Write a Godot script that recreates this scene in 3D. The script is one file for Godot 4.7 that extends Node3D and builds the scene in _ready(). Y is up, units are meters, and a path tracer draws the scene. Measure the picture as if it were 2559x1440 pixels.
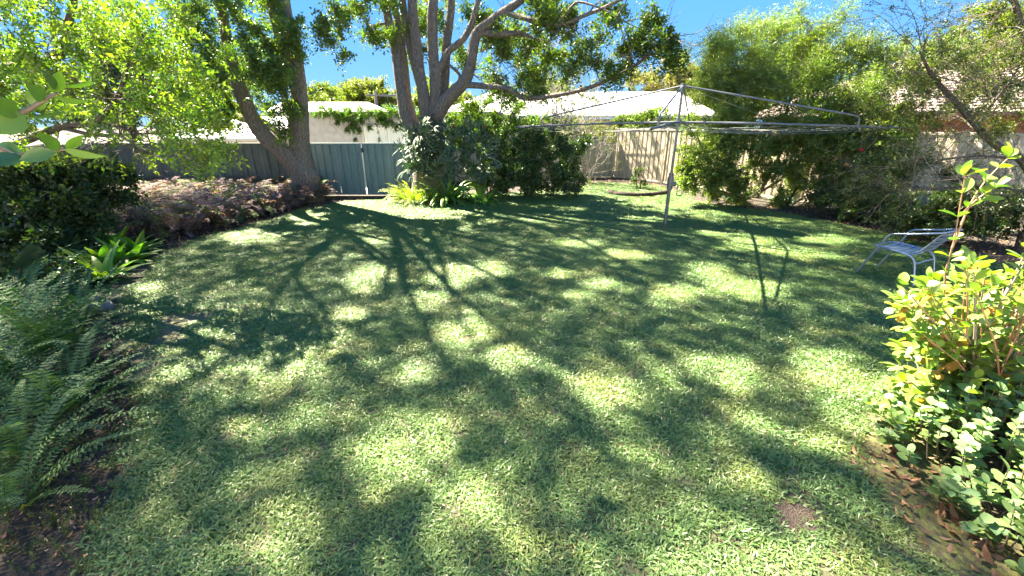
extends Node3D
# A back garden: shaded lawn, rotary clothesline, two big trees, fences, shrubs and neighbouring roofs.

const EYE := 2.0            # camera height, metres
const FPX := 1060.0         # focal length in pixels of a 2559 x 1440 frame
const PITCH := 0.369        # camera looks down by this many radians
const SUN := Vector3(0.61, -1.0, 0.56)   # the way sunlight travels

var rng := RandomNumberGenerator.new()
var names := {}
var noise := FastNoiseLite.new()
var M := {}
var S := {}
var lawn := PackedVector2Array()
var bare := []
var gaps := []
var carve := false
var ragged := FastNoiseLite.new()

# ------------------------------------------------------------------ helpers
func R(a: float, b: float) -> float:
	return rng.randf_range(a, b)

func P(u: float, v: float, f: float) -> Vector3:
	# the point at forward distance f that stands at u, v in the photograph
	var yc := (720.0 - v) / FPX
	var t := f / (cos(PITCH) + yc * sin(PITCH))
	return Vector3((u - 1279.5) / FPX * t, EYE + (yc * cos(PITCH) - sin(PITCH)) * t, -f)

func G(u: float, v: float) -> Vector3:
	var yc := (720.0 - v) / FPX
	var t := -EYE / (yc * cos(PITCH) - sin(PITCH))
	return Vector3((u - 1279.5) / FPX * t, 0, -t * (cos(PITCH) + yc * sin(PITCH)))

func GF(u: float, f: float) -> Vector3:
	# the ground point at forward distance f in the picture column u
	return Vector3((u - 1279.5) / FPX * (cos(PITCH) * f + sin(PITCH) * EYE), 0, -f)

func rand_dir() -> Vector3:
	var z := R(-1, 1)
	var a := R(0, TAU)
	var r := sqrt(1 - z * z)
	return Vector3(r * cos(a), z, r * sin(a))

func frame(d: Vector3, roll := 0.0) -> Basis:
	# a basis whose y axis is d
	var y := d.normalized()
	var x := y.cross(Vector3(0.13, 0.21, 0.97)).normalized()
	if absf(y.dot(Vector3(0.13, 0.21, 0.97))) > 0.96:
		x = y.cross(Vector3.RIGHT).normalized()
	x = x.rotated(y, roll)
	return Basis(x, y, x.cross(y))

class MB:
	var v := PackedVector3Array()
	var n := PackedVector3Array()
	var c := PackedColorArray()
	var t := PackedVector2Array()
	var i := PackedInt32Array()
	func tri(a: Vector3, b: Vector3, d: Vector3, col := Color.WHITE) -> void:
		var k := v.size()
		v.append(a); v.append(b); v.append(d)
		c.append(col); c.append(col); c.append(col)
		i.append(k); i.append(k + 1); i.append(k + 2)
	func quad(a: Vector3, b: Vector3, d: Vector3, e: Vector3, col := Color.WHITE) -> void:
		tri(a, b, d, col); tri(a, d, e, col)
	func box(o: Transform3D, s: Vector3, col := Color.WHITE) -> void:
		var h := s / 2
		var p := []
		for x in [-1, 1]:
			for y in [-1, 1]:
				for z in [-1, 1]:
					p.append(o * Vector3(h.x * x, h.y * y, h.z * z))
		for q in [[0, 1, 3, 2], [4, 6, 7, 5], [0, 4, 5, 1], [2, 3, 7, 6], [0, 2, 6, 4], [1, 5, 7, 3]]:
			quad(p[q[0]], p[q[3]], p[q[2]], p[q[1]], col)
	# a box with chamfered long edges, axis along x
	func leaf(o: Vector3, d: Vector3, side: Vector3, L: float, W: float, col := Color.WHITE, fold := 0.18, curl := 0.15) -> void:
		var up := side.cross(d)
		var mid := o + d * L * 0.48
		var l := o + d * L * 0.42 + side * W * 0.5 + up * fold * W
		var r := o + d * L * 0.42 - side * W * 0.5 + up * fold * W
		var tip := o + d * L - up * curl * L
		tri(o, l, mid, col); tri(o, mid, r, col); tri(l, tip, mid, col); tri(mid, tip, r, col)
	func fine_leaf(o: Vector3, d: Vector3, side: Vector3, L: float, W: float, prof: Array, col := Color.WHITE, fold := 0.15, curl := 0.2) -> void:
		# prof: [t, half width share] rows
		var up := side.cross(d)
		var last := []
		for q in prof:
			var s: float = q[0]
			var m: Vector3 = o + d * L * s - up * curl * L * s * s
			var h: float = W * 0.5 * q[1]
			var now := [m + side * h + up * fold * h * 2.0, m, m - side * h + up * fold * h * 2.0]
			if last:
				quad(last[0], now[0], now[1], last[1], col)
				quad(last[1], now[1], now[2], last[2], col)
			last = now
	func tube(path: Array, rad: Array, sides := 8, col := Color.WHITE, rough := 0.0, nz: FastNoiseLite = null, cap := true) -> void:
		# smooth tube with its own normals and uv
		var dirs := []
		for k in path.size():
			dirs.append((path[mini(k + 1, path.size() - 1)] - path[maxi(k - 1, 0)]).normalized())
		var d0: Vector3 = dirs[0]
		var x := d0.cross(Vector3(0.3, 0.1, 0.95)).normalized()
		var start := v.size()
		var along := 0.0
		for k in path.size():
			var d: Vector3 = dirs[k]
			x = (x - d * x.dot(d)).normalized()
			var y := d.cross(x)
			if k:
				along += path[k].distance_to(path[k - 1])
			for s in sides + 1:
				var a := TAU * (s % sides) / sides
				var o := x * cos(a) + y * sin(a)
				var r: float = rad[k]
				if nz:
					r *= 1.0 + rough * nz.get_noise_3dv((path[k] + o * rad[k] * 1.5) * Vector3(9, 1.6, 9))
				v.append(path[k] + o * r)
				n.append(o)
				c.append(col)
				t.append(Vector2(float(s) / sides * maxf(1.0, round(TAU * rad[0] / 0.35)), along / 0.6))
		var w := sides + 1
		for k in path.size() - 1:
			for s in sides:
				var p := start + k * w + s
				i.append_array([p, p + w, p + 1, p + 1, p + w, p + w + 1])
		if cap:
			for e in [0, path.size() - 1]:
				var d: Vector3 = dirs[e] * (-1.0 if e == 0 else 1.0)
				var k := v.size()
				for s in sides:
					v.append(v[start + e * w + s]); n.append(d); c.append(col); t.append(Vector2(0.5, 0.5))
				for s in range(1, sides - 1):
					if e == 0:
						i.append_array([k, k + s, k + s + 1])
					else:
						i.append_array([k, k + s + 1, k + s])
	func mesh() -> ArrayMesh:
		var a := []
		a.resize(Mesh.ARRAY_MAX)
		a[Mesh.ARRAY_VERTEX] = v
		a[Mesh.ARRAY_COLOR] = c
		a[Mesh.ARRAY_INDEX] = i
		if n.size() == v.size():
			a[Mesh.ARRAY_NORMAL] = n
		if t.size() == v.size():
			a[Mesh.ARRAY_TEX_UV] = t
		var m := ArrayMesh.new()
		m.add_surface_from_arrays(Mesh.PRIMITIVE_TRIANGLES, a)
		return m
	func smooth() -> ArrayMesh:
		var st := SurfaceTool.new()
		st.create_from(mesh(), 0)
		st.index()
		st.generate_normals()
		return st.commit()

func numbered(called: String) -> String:
	names[called] = names.get(called, -1) + 1
	return called if names[called] == 0 else "%s_%03d" % [called, names[called]]

func thing(called: String, label: String, category: String, at := Vector3.ZERO, group := "") -> Node3D:
	var o := Node3D.new()
	o.name = numbered(called)
	add_child(o)
	o.position = at
	tag(o, label, category, group)
	return o

func tag(o: Node3D, label: String, category := "", group := "", kind := "") -> void:
	if label: o.set_meta("label", label)
	if category: o.set_meta("category", category)
	if group: o.set_meta("group", group)
	if kind: o.set_meta("kind", kind)

func put(m: Mesh, called: String, mat: Material, parent: Node3D = null, own_space := false) -> MeshInstance3D:
	# vertices are world positions unless own_space
	var o := MeshInstance3D.new()
	o.mesh = m
	o.material_override = mat
	if parent == null:
		o.name = numbered(called)
		add_child(o)
	else:
		o.name = called
		parent.add_child(o, true)
		if not own_space and parent.get_parent() == self:
			o.position = -parent.position
	return o

func scatter(called: String, m: Mesh, mat: Material, xf: Array, cols: Array, parent: Node3D = null) -> void:
	if xf.is_empty():
		return
	var mm := MultiMesh.new()
	mm.transform_format = MultiMesh.TRANSFORM_3D
	mm.use_colors = true
	mm.mesh = m
	mm.instance_count = xf.size()
	for k in xf.size():
		mm.set_instance_transform(k, xf[k])
		mm.set_instance_color(k, cols[k])
	var o := MultiMeshInstance3D.new()
	o.multimesh = mm
	o.material_override = mat
	o.set_meta("kind", "stuff")
	if parent == null:
		o.name = numbered(called)
		add_child(o)
	else:
		o.name = called
		parent.add_child(o, true)
		o.position = -parent.position

func lin(r: float, g: float, b: float) -> Color:
	return Color(r, g, b).linear_to_srgb()

func plain(r: float, g: float, b: float, rough := 0.7, metal := 0.0) -> StandardMaterial3D:
	var m := StandardMaterial3D.new()
	m.albedo_color = lin(r, g, b)
	m.roughness = rough
	m.metallic = metal
	return m

func noisy(a: Color, b: Color, rough: float, freq: float, scale: Vector3, relief := 0.0, kind := FastNoiseLite.TYPE_SIMPLEX_SMOOTH, world := true) -> StandardMaterial3D:
	# two linear colours mixed by noise, laid on by position
	var f := FastNoiseLite.new()
	f.noise_type = kind
	f.frequency = freq
	f.fractal_octaves = 5
	f.seed = int(freq * 9000) + int(scale.x * 17)
	var tx := NoiseTexture2D.new()
	tx.width = 512; tx.height = 512; tx.seamless = true
	tx.noise = f
	var gr := Gradient.new()
	gr.offsets = PackedFloat32Array([0.2, 0.8])
	gr.colors = PackedColorArray([a.linear_to_srgb(), b.linear_to_srgb()])
	tx.color_ramp = gr
	var m := StandardMaterial3D.new()
	m.albedo_texture = tx
	m.roughness = rough
	m.uv1_triplanar = true
	m.uv1_world_triplanar = world
	m.uv1_scale = scale
	if relief > 0:
		var tb := NoiseTexture2D.new()
		tb.width = 512; tb.height = 512; tb.seamless = true
		tb.noise = f
		m.heightmap_enabled = true
		m.heightmap_texture = tb
		m.heightmap_scale = relief
	return m

func leafy(rough := 0.42, back := Color(0.9, 1.0, 0.35), spec := 0.5) -> StandardMaterial3D:
	var m := StandardMaterial3D.new()
	m.vertex_color_use_as_albedo = true
	m.roughness = rough
	m.metallic_specular = spec
	m.backlight_enabled = true
	m.backlight = back
	m.cull_mode = BaseMaterial3D.CULL_DISABLED
	return m

# ------------------------------------------------------------------ foliage
func sprig(n: int, length: float, L: float, W: float, droop: float, spread := 1.0, twig := 0.003) -> ArrayMesh:
	# a twig along +y with n leaves round it
	var mb := MB.new()
	var bend := Vector3(R(-0.2, 0.2), 0, R(-0.2, 0.2)) * length
	var tw := Color(0.55, 0.42, 0.3)
	var e := Vector3(0, length, 0) + bend
	var s := Vector3(twig, 0, 0)
	mb.tri(-s, s, e, tw); mb.tri(Vector3(0, 0, -twig), Vector3(0, 0, twig), e, tw)
	for k in n:
		var t := 0.15 + 0.85 * k / maxf(1.0, n - 1)
		var o := Vector3(0, length * t, 0) + bend * t * t
		var a := k * 2.39996 + R(-0.5, 0.5)
		var d := Vector3(cos(a) * spread, R(0.2, 0.9), sin(a) * spread).normalized()
		if k == n - 1:
			d = Vector3(R(-0.3, 0.3), 1, R(-0.3, 0.3)).normalized()
		d = (d + Vector3(0, -droop, 0)).normalized()
		var side := d.cross(rand_dir()).normalized()
		var g := R(0.72, 1.25)
		mb.leaf(o, d, side, L * R(0.75, 1.2), W * R(0.8, 1.15), Color(g, g * R(0.95, 1.05), g * R(0.8, 1.1)), R(0.08, 0.28), R(0.0, 0.25))
	return mb.mesh()

func feather(n: int, length: float, L: float, W: float) -> ArrayMesh:
	# a feathery drooping spray: thin axis with side axes of narrow leaflets
	var mb := MB.new()
	for b in 5:
		var a := b * 2.4 + R(-0.4, 0.4)
		var o := Vector3.ZERO
		var d := Vector3(cos(a) * 0.8, R(0.3, 1.0), sin(a) * 0.8).normalized()
		for k in n:
			d = (d + Vector3(R(-0.05, 0.05), -0.09, R(-0.05, 0.05))).normalized()
			o += d * length / n
			for s in [-1, 1]:
				var sd: Vector3 = d.cross(Vector3.UP).normalized() * s
				var ld: Vector3 = (sd + d * R(0.3, 0.9) + Vector3(0, R(-0.5, 0.15), 0)).normalized()
				var g := R(0.75, 1.25)
				mb.leaf(o, ld, ld.cross(rand_dir()).normalized(), L * R(0.7, 1.2), W, Color(g, g, g * R(0.8, 1.1)), 0.1, R(0, 0.2))
	return mb.mesh()

func frond(length: float, pairs: int, L: float, W: float, arch: float, ragged := 0.0) -> ArrayMesh:
	# a fern frond: midrib from the origin along +y that arches towards +z
	var mb := MB.new()
	var o := Vector3.ZERO
	var d := Vector3(0, 1, 0)
	var st := length / pairs
	for k in pairs:
		var t := float(k) / pairs
		var turn := arch / pairs * (0.5 + t * 1.2)
		d = d.rotated(Vector3.RIGHT, turn)
		var was := o
		o += d * st
		var rb := Color(0.8, 0.7, 0.45)
		mb.quad(was + Vector3(0.0025, 0, 0), o + Vector3(0.002, 0, 0), o - Vector3(0.002, 0, 0), was - Vector3(0.0025, 0, 0), rb)
		if t < 0.08:
			continue
		var taper := sin(PI * clampf(0.18 + t * 0.8, 0, 1)) ** 0.7
		for s in [-1.0, 1.0]:
			if R(0, 1) < ragged:
				continue
			var pd := (Vector3(s, 0, 0) + d * R(0.15, 0.4)).normalized()
			var up := d.cross(Vector3(1, 0, 0))
			pd = (pd + up * R(-0.25, 0.15)).normalized()
			var g := R(0.8, 1.2)
			mb.leaf(o, pd, d, L * taper * R(0.85, 1.1), W, Color(g, g, g * 0.95), 0.1 * s, R(0.0, 0.3))
	return mb.mesh()

func strap(length: float, W: float, arch: float, waist := 0.55) -> ArrayMesh:
	# one strap leaf from the origin along +y that arches towards +z, a channel in section
	var mb := MB.new()
	var o := Vector3.ZERO
	var d := Vector3(0, 1, 0)
	var last := []
	for k in 9:
		var t := k / 8.0
		var h := W * 0.5 * (waist + (1 - waist) * sin(PI * minf(1.0, t * 1.1 + 0.12))) * (1.0 if t < 0.7 else sqrt(maxf(0.0, 1.0 - ((t - 0.7) / 0.3) ** 2)))
		var up := d.cross(Vector3.RIGHT)
		var now := [o + Vector3(h, 0, 0) - up * h * 0.35, o, o - Vector3(h, 0, 0) - up * h * 0.35]
		if last:
			mb.quad(last[0], now[0], now[1], last[1])
			mb.quad(last[1], now[1], now[2], last[2])
		last = now
		d = d.rotated(Vector3.RIGHT, arch / 8 * (0.3 + 1.4 * t))
		o += d * length / 8
	return mb.smooth()

func near_leaf(L: float, W: float, prof: Array, fold: float, curl: float) -> ArrayMesh:
	var mb := MB.new()
	mb.fine_leaf(Vector3.ZERO, Vector3.UP, Vector3.RIGHT, L, W, prof, Color.WHITE, fold, curl)
	return mb.smooth()

func tint(base: Color, vary := 0.25, warm := 0.15) -> Color:
	var g := R(1 - vary, 1 + vary)
	return Color(base.r * g * R(1 - warm, 1 + warm * 2), base.g * g, base.b * g * R(0.75, 1.2))

class Cloud:
	# places for sprigs, sorted by sprig shape
	var xf := {}
	var col := {}
	func add(kind: String, t: Transform3D, c: Color) -> void:
		if not xf.has(kind):
			xf[kind] = []
			col[kind] = []
		xf[kind].append(t)
		col[kind].append(c)

func blob(cl: Cloud, kind: String, at: Vector3, r: Vector3, count: int, base: Color, scale := 1.0, hang := 0.3, vary := 0.25) -> void:
	# uneven clump: sub-clumps of sprigs gathered in an ellipsoid
	var subs := []
	for k in maxi(3, count / 18):
		var d := rand_dir() * pow(R(0.15, 1), 0.45)
		subs.append([at + d * r, d])
	for k in count:
		var s = subs[rng.randi() % subs.size()]
		var p: Vector3 = s[0] + rand_dir() * r * R(0.05, 0.28)
		var d: Vector3 = (s[1] * 0.9 + rand_dir() * 0.8 + Vector3(0, -hang, 0)).normalized()
		if carve:
			var open := false
			for e in [0.0, 0.2, 0.4]:
				var q: Vector3 = p + d * e
				open = open or within(gaps, Vector2(q.x + 0.61 * q.y, -q.z - 0.56 * q.y))
			if open or (p.x + 0.61 * p.y > -4.6 and -p.z - 0.56 * p.y < 6.0 and R(0, 1) < 0.45):
				continue
		cl.add(kind + str(rng.randi() % 3), Transform3D(frame(d, R(0, TAU)).scaled_local(Vector3.ONE * scale * R(0.75, 1.25)), p), tint(base, vary))

func settle(cl: Cloud, called: String, mat: Material, parent: Node3D) -> void:
	for k in cl.xf:
		scatter(called, S[k], mat, cl.xf[k], cl.col[k], parent)

func species(kind: String, maker: Callable) -> void:
	for k in 3:
		S[kind + str(k)] = maker.call()

func limb(parent: Node3D, called: String, pts: Array, rads: Array, mat: Material, sides := 12, rough := 0.16) -> Array:
	# a bough through the points, smoothed
	var path := []
	var rr := []
	for k in pts.size() - 1:
		var a: Vector3 = pts[maxi(k - 1, 0)]
		var b: Vector3 = pts[k]
		var c: Vector3 = pts[k + 1]
		var d: Vector3 = pts[mini(k + 2, pts.size() - 1)]
		var steps := clampi(int(b.distance_to(c) / 0.12), 2, 14)
		for s in steps:
			path.append(b.cubic_interpolate(c, a, d, float(s) / steps))
			rr.append(lerpf(rads[k], rads[k + 1], float(s) / steps) * (0.84 if called in ["stem", "bough"] and mat == M.bark else 1.0))
	path.append(pts[-1])
	rr.append(rads[-1])
	var mb := MB.new()
	mb.tube(path, rr, sides, Color.WHITE, rough, noise)
	put(mb.mesh(), called, mat, parent)
	return path

func grow(mb: MB, tips: Array, p: Vector3, d: Vector3, length: float, r: float, depth: int, bend := 0.5, lift := 0.05, kids := 3) -> void:
	# a twig that forks
	var path := [p]
	var rad := [r]
	var q := p
	var dir := d
	for k in 4:
		dir = (dir + rand_dir() * bend * 0.3 + Vector3(0, lift, 0)).normalized()
		q += dir * length / 4
		path.append(q)
		rad.append(r * (1 - 0.14 * (k + 1)))
	mb.tube(path, rad, 4 if r < 0.012 else 6, Color.WHITE, 0, null, false)
	tips.append([q, dir])
	if depth <= 0:
		return
	for k in kids:
		var at: Vector3 = path[1 + rng.randi() % 4]
		grow(mb, tips, at, (dir + rand_dir() * 0.9).normalized(), length * R(0.55, 0.8), r * 0.58, depth - 1, bend, lift, kids)

# ------------------------------------------------------------------ scene
func _ready() -> void:
	rng.seed = 41
	noise.seed = 5
	noise.frequency = 0.5
	ragged.seed = 77
	ragged.frequency = 1.5
	setup_view()
	setup_materials()
	setup_species()
	build_ground()
	build_fences()
	build_neighbours()
	build_trees()
	build_shrubs()
	build_beds()
	build_clothesline()
	build_chair()
	build_grass()
	build_details()

func setup_view() -> void:
	var cam := Camera3D.new()
	cam.name = "camera"
	cam.position = Vector3(0, EYE, 0)
	cam.rotation = Vector3(-PITCH, 0, 0)
	cam.fov = rad_to_deg(2 * atan(720.0 / FPX))
	cam.near = 0.05
	cam.far = 600
	add_child(cam)
	cam.current = true
	var sky := ProceduralSkyMaterial.new()
	sky.sky_top_color = lin(0.04, 0.17, 0.43)
	sky.sky_horizon_color = lin(0.14, 0.275, 0.45)
	sky.sky_curve = 0.09
	sky.ground_bottom_color = Color(0.25, 0.27, 0.2)
	sky.ground_horizon_color = Color(0.5, 0.6, 0.62)
	sky.sky_energy_multiplier = 1.0
	sky.sun_angle_max = 0.0
	var env := Environment.new()
	env.background_mode = Environment.BG_SKY
	env.sky = Sky.new()
	env.sky.sky_material = sky
	env.background_energy_multiplier = 0.26
	env.tonemap_mode = Environment.TONE_MAPPER_LINEAR
	env.tonemap_exposure = 12.8
	env.sdfgi_enabled = true
	env.ssao_enabled = true
	env.ssil_enabled = true
	var we := WorldEnvironment.new()
	we.environment = env
	add_child(we)
	var sun := DirectionalLight3D.new()
	sun.name = "sun"
	sun.light_color = Color(1.0, 0.95, 0.84)
	sun.light_energy = 1.6
	sun.light_angular_distance = 0.53
	sun.shadow_enabled = true
	add_child(sun)
	sun.look_at_from_position(Vector3.ZERO, SUN, Vector3.UP)

func setup_materials() -> void:
	M.soil = noisy(Color(0.016, 0.012, 0.009), Color(0.05, 0.038, 0.026), 0.95, 0.02, Vector3(1.3, 1.3, 1.3), 2.0)
	M.thatch = noisy(Color(0.05, 0.055, 0.025), Color(0.13, 0.115, 0.06), 0.95, 0.03, Vector3(2, 2, 2), 1.0)
	M.moss = noisy(Color(0.05, 0.042, 0.026), Color(0.11, 0.115, 0.03), 0.95, 0.015, Vector3(2.2, 2.2, 2.2), 1.2)
	M.bark = noisy(Color(0.085, 0.07, 0.058), Color(0.33, 0.275, 0.23), 0.9, 0.035, Vector3(3.2, 0.55, 3.2), 5.0, FastNoiseLite.TYPE_PERLIN)
	M.bark_dark = noisy(Color(0.05, 0.042, 0.036), Color(0.17, 0.145, 0.12), 0.9, 0.035, Vector3(5, 1.0, 5), 3.0, FastNoiseLite.TYPE_PERLIN)
	M.twig = plain(0.12, 0.095, 0.075, 0.85)
	M.twig_grey = plain(0.2, 0.175, 0.155, 0.85)
	M.twig_red = plain(0.3, 0.16, 0.1, 0.6)
	M.leaf = leafy(0.38)
	M.leaf_soft = leafy(0.42)
	M.leaf_gloss = leafy(0.26, Color(0.7, 0.85, 0.25), 0.6)
	M.leaf_dry = leafy(0.75, Color(0.5, 0.45, 0.35), 0.3)
	M.grass = leafy(0.42, Color(0.62, 0.8, 0.25), 0.5)
	M.flower = leafy(0.6, Color(0.9, 0.3, 0.3), 0.4)
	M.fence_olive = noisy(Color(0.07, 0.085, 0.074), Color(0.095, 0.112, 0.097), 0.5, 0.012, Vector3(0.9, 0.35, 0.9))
	M.fence_teal = noisy(Color(0.078, 0.148, 0.176), Color(0.10, 0.178, 0.2), 0.45, 0.012, Vector3(0.9, 0.35, 0.9))
	M.fence_grey = noisy(Color(0.27, 0.28, 0.22), Color(0.33, 0.34, 0.265), 0.5, 0.012, Vector3(0.9, 0.35, 0.9))
	M.fence_cream = noisy(Color(0.41, 0.355, 0.285), Color(0.49, 0.42, 0.335), 0.55, 0.012, Vector3(0.9, 0.35, 0.9))
	M.galv = noisy(Color(0.085, 0.092, 0.105), Color(0.16, 0.172, 0.195), 0.45, 0.05, Vector3(4, 1.5, 4))
	M.galv.metallic = 0.35
	M.wire = plain(0.2, 0.21, 0.21, 0.5, 0.2)
	M.alu = plain(0.25, 0.315, 0.44, 0.34, 0.5)
	M.cap = plain(0.03, 0.03, 0.03, 0.6)
	M.render = noisy(Color(0.42, 0.39, 0.375), Color(0.51, 0.475, 0.455), 0.9, 0.01, Vector3(0.7, 0.7, 0.7), 0.4)
	M.concrete = noisy(Color(0.42, 0.40, 0.37), Color(0.56, 0.54, 0.5), 0.9, 0.02, Vector3(1, 1, 1))
	M.white = plain(0.72, 0.7, 0.67, 0.5)
	M.roof_pale = plain(0.72, 0.68, 0.70, 0.45)
	M.roof_white = plain(0.78, 0.78, 0.8, 0.45)
	M.tile = noisy(Color(0.22, 0.17, 0.155), Color(0.36, 0.29, 0.265), 0.8, 0.03, Vector3(1.5, 1.5, 1.5))
	M.cream = plain(0.55, 0.5, 0.42, 0.8)
	M.glass = plain(0.04, 0.05, 0.06, 0.08)
	M.pole = plain(0.28, 0.25, 0.22, 0.85)
	M.timber = noisy(Color(0.018, 0.013, 0.01), Color(0.06, 0.043, 0.03), 0.9, 0.03, Vector3(3, 3, 3), 1.5)
	M.stone = noisy(Color(0.13, 0.125, 0.13), Color(0.25, 0.24, 0.25), 0.9, 0.02, Vector3(4, 4, 4), 0.8)

func setup_species() -> void:
	species("camphor", func(): return sprig(13, 0.34, 0.092, 0.042, 0.55))
	species("light", func(): return sprig(12, 0.26, 0.07, 0.034, 0.15, 1.3))
	species("small", func(): return sprig(16, 0.2, 0.05, 0.026, 0.05))
	species("camellia", func(): return sprig(11, 0.2, 0.072, 0.038, 0.1))
	species("far", func(): return sprig(16, 0.6, 0.16, 0.085, 0.2))
	species("feather", func(): return feather(8, 0.42, 0.07, 0.016))
	species("tiny", func(): return sprig(9, 0.16, 0.026, 0.013, 0.1))
	species("vine", func(): return sprig(12, 0.22, 0.05, 0.04, 0.6))
	for k in 3:
		S["sword" + str(k)] = frond(0.8, 27, 0.075, 0.021, R(0.9, 1.5), 0.02)
		S["dry" + str(k)] = frond(0.5, 16, 0.10, 0.022, R(1.3, 2.2), 0.12)

# ------------------------------------------------------------------ ground
func poly(px: Array) -> PackedVector2Array:
	var out := PackedVector2Array()
	for q in px:
		var g := G(q[0], q[1])
		out.append(Vector2(g.x, -g.z))
	return out

func sheet(called: String, shape: PackedVector2Array, y: float, mat: Material) -> MeshInstance3D:
	var mb := MB.new()
	var ix := Geometry2D.triangulate_polygon(shape)
	for k in range(0, ix.size(), 3):
		var a := shape[ix[k]]
		var b := shape[ix[k + 1]]
		var c := shape[ix[k + 2]]
		if (b - a).cross(c - a) < 0:
			var w := b; b = c; c = w
		mb.tri(Vector3(a.x, y, -a.y), Vector3(c.x, y, -c.y), Vector3(b.x, y, -b.y))
	var o := put(mb.mesh(), called, mat)
	o.set_meta("kind", "structure")
	return o

func build_ground() -> void:
	var mb := MB.new()
	var e := 260.0
	mb.quad(Vector3(-e, 0, -e), Vector3(e, 0, -e), Vector3(e, 0, 60), Vector3(-e, 0, 60))
	var g := put(mb.mesh(), "ground", M.soil)
	g.set_meta("kind", "structure")
	lawn = poly([[205, 1440], [255, 1290], [300, 1180], [345, 1060], [330, 960], [300, 870], [295, 775], [345, 715], [385, 665], [400, 635], [520, 592], [650, 556], [760, 525], [840, 508], [990, 496], [1110, 498], [1200, 488], [1290, 482], [1400, 474], [1450, 463], [1500, 456], [1535, 458], [1640, 464], [1690, 480], [1730, 502], [1820, 518], [1950, 532], [2080, 556], [2190, 580], [2290, 605], [2420, 640], [2640, 700]])
	for q in [[5.6, 3.6], [4.2, 3.2], [3.2, 2.95]]:
		lawn.append(Vector2(q[0], q[1]))
	lawn.append_array(poly([[2290, 1005], [2215, 1035], [2150, 1095], [2105, 1170], [2165, 1230], [2225, 1290], [2300, 1380], [2370, 1440]]))
	for q in [[1.35, 0.6], [0.9, 0.1], [-1.0, 0.1], [-1.45, 0.9]]:
		lawn.append(Vector2(q[0], q[1]))
	sheet("lawn", lawn, 0.006, M.thatch)
	# mossy strip of bare ground between the lawn and the round-leaved plant
	sheet("bare_path", poly([[2300, 1003], [2218, 1033], [2152, 1093], [2107, 1168], [2167, 1228], [2227, 1288], [2302, 1378], [2372, 1440], [2640, 1560], [2640, 1440], [2480, 1300], [2350, 1130], [2330, 1060]]), 0.004, M.moss)
	bare = []
	for q in [[1995, 1290, 62, 62], [2110, 1372, 36, 30], [1960, 1182, 30, 8], [820, 902, 22, 7], [1985, 1170, 18, 6], [2170, 1420, 26, 12], [1010, 500, 40, 5]]:
		var c := G(q[0], q[1])
		var a := G(q[0] + q[2], q[1]) - c
		var b := G(q[0], q[1] + q[3]) - c
		bare.append([Vector2(c.x, -c.z), Vector2(a.x, -a.z), Vector2(b.x, -b.z)])
	M.bare = noisy(Color(0.05, 0.035, 0.027), Color(0.15, 0.105, 0.08), 0.95, 0.05, Vector3(3, 3, 3), 1.5)
	for k in 2:
		var ring := PackedVector2Array()
		for j in 18:
			var a2 := TAU * j / 18
			ring.append(bare[k][0] + (bare[k][1] * cos(a2) + bare[k][2] * sin(a2)) * (1.15 + 0.25 * noise.get_noise_2d(cos(a2) * 3 + k * 9, sin(a2) * 3)))
		sheet("bare_soil", ring, 0.011, M.bare)
	# openings in the leaf roof, where the sun reaches the lawn
	for q in [[1030, 484, 60, 14], [1140, 484, 90, 12], [1000, 522, 150, 24], [1090, 530, 110, 20], [910, 512, 70, 14], [770, 546, 45, 24], [630, 592, 80, 22], [925, 685, 50, 42], [930, 603, 42, 16], [1120, 690, 48, 34], [1225, 672, 65, 26], [1060, 750, 65, 26], [1170, 776, 25, 12], [880, 790, 36, 18], [1165, 835, 60, 50], [1290, 905, 85, 36], [660, 975, 60, 34], [760, 925, 56, 28], [1040, 935, 32, 38], [950, 1140, 62, 52], [1108, 1095, 50, 52], [1535, 1000, 80, 46], [1450, 965, 40, 20], [1755, 915, 60, 26], [1860, 950, 80, 34], [2080, 905, 110, 36], [2200, 965, 90, 46], [2060, 960, 60, 26], [1850, 1060, 60, 30], [1690, 735, 60, 28], [1780, 680, 60, 26], [1860, 720, 110, 30], [1870, 610, 90, 18], [1820, 585, 90, 9], [1960, 630, 70, 14], [1395, 690, 30, 14], [1515, 712, 40, 14], [1440, 742, 32, 10], [530, 835, 46, 20], [690, 866, 26, 11], [680, 1390, 110, 60], [720, 1300, 50, 40], [1190, 1250, 90, 60], [1480, 1400, 70, 50], [1640, 1425, 100, 34], [1830, 1405, 130, 44], [2040, 1405, 110, 44], [1650, 1290, 60, 26], [1880, 1215, 60, 28], [1990, 1235, 50, 24], [1250, 1440, 90, 30], [2090, 1130, 70, 26], [2200, 1070, 60, 26], [430, 940, 40, 20], [440, 890, 40, 14], [360, 720, 46, 12], [1450, 610, 60, 12], [1560, 640, 70, 16], [1340, 550, 44, 8], [1600, 550, 70, 8], [1480, 500, 60, 5], [1690, 520, 60, 5], [2080, 600, 70, 10], [2030, 640, 70, 8], [900, 1050, 40, 30], [640, 1080, 60, 30], [1600, 1150, 60, 40]]:
		var c := G(q[0], q[1])
		var a := G(q[0] + q[2], q[1]) - c
		var b := G(q[0], q[1] + q[3]) - c
		gaps.append([Vector2(c.x, -c.z), Vector2(a.x, -a.z) * 0.82, Vector2(b.x, -b.z) * 0.82])

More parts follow.
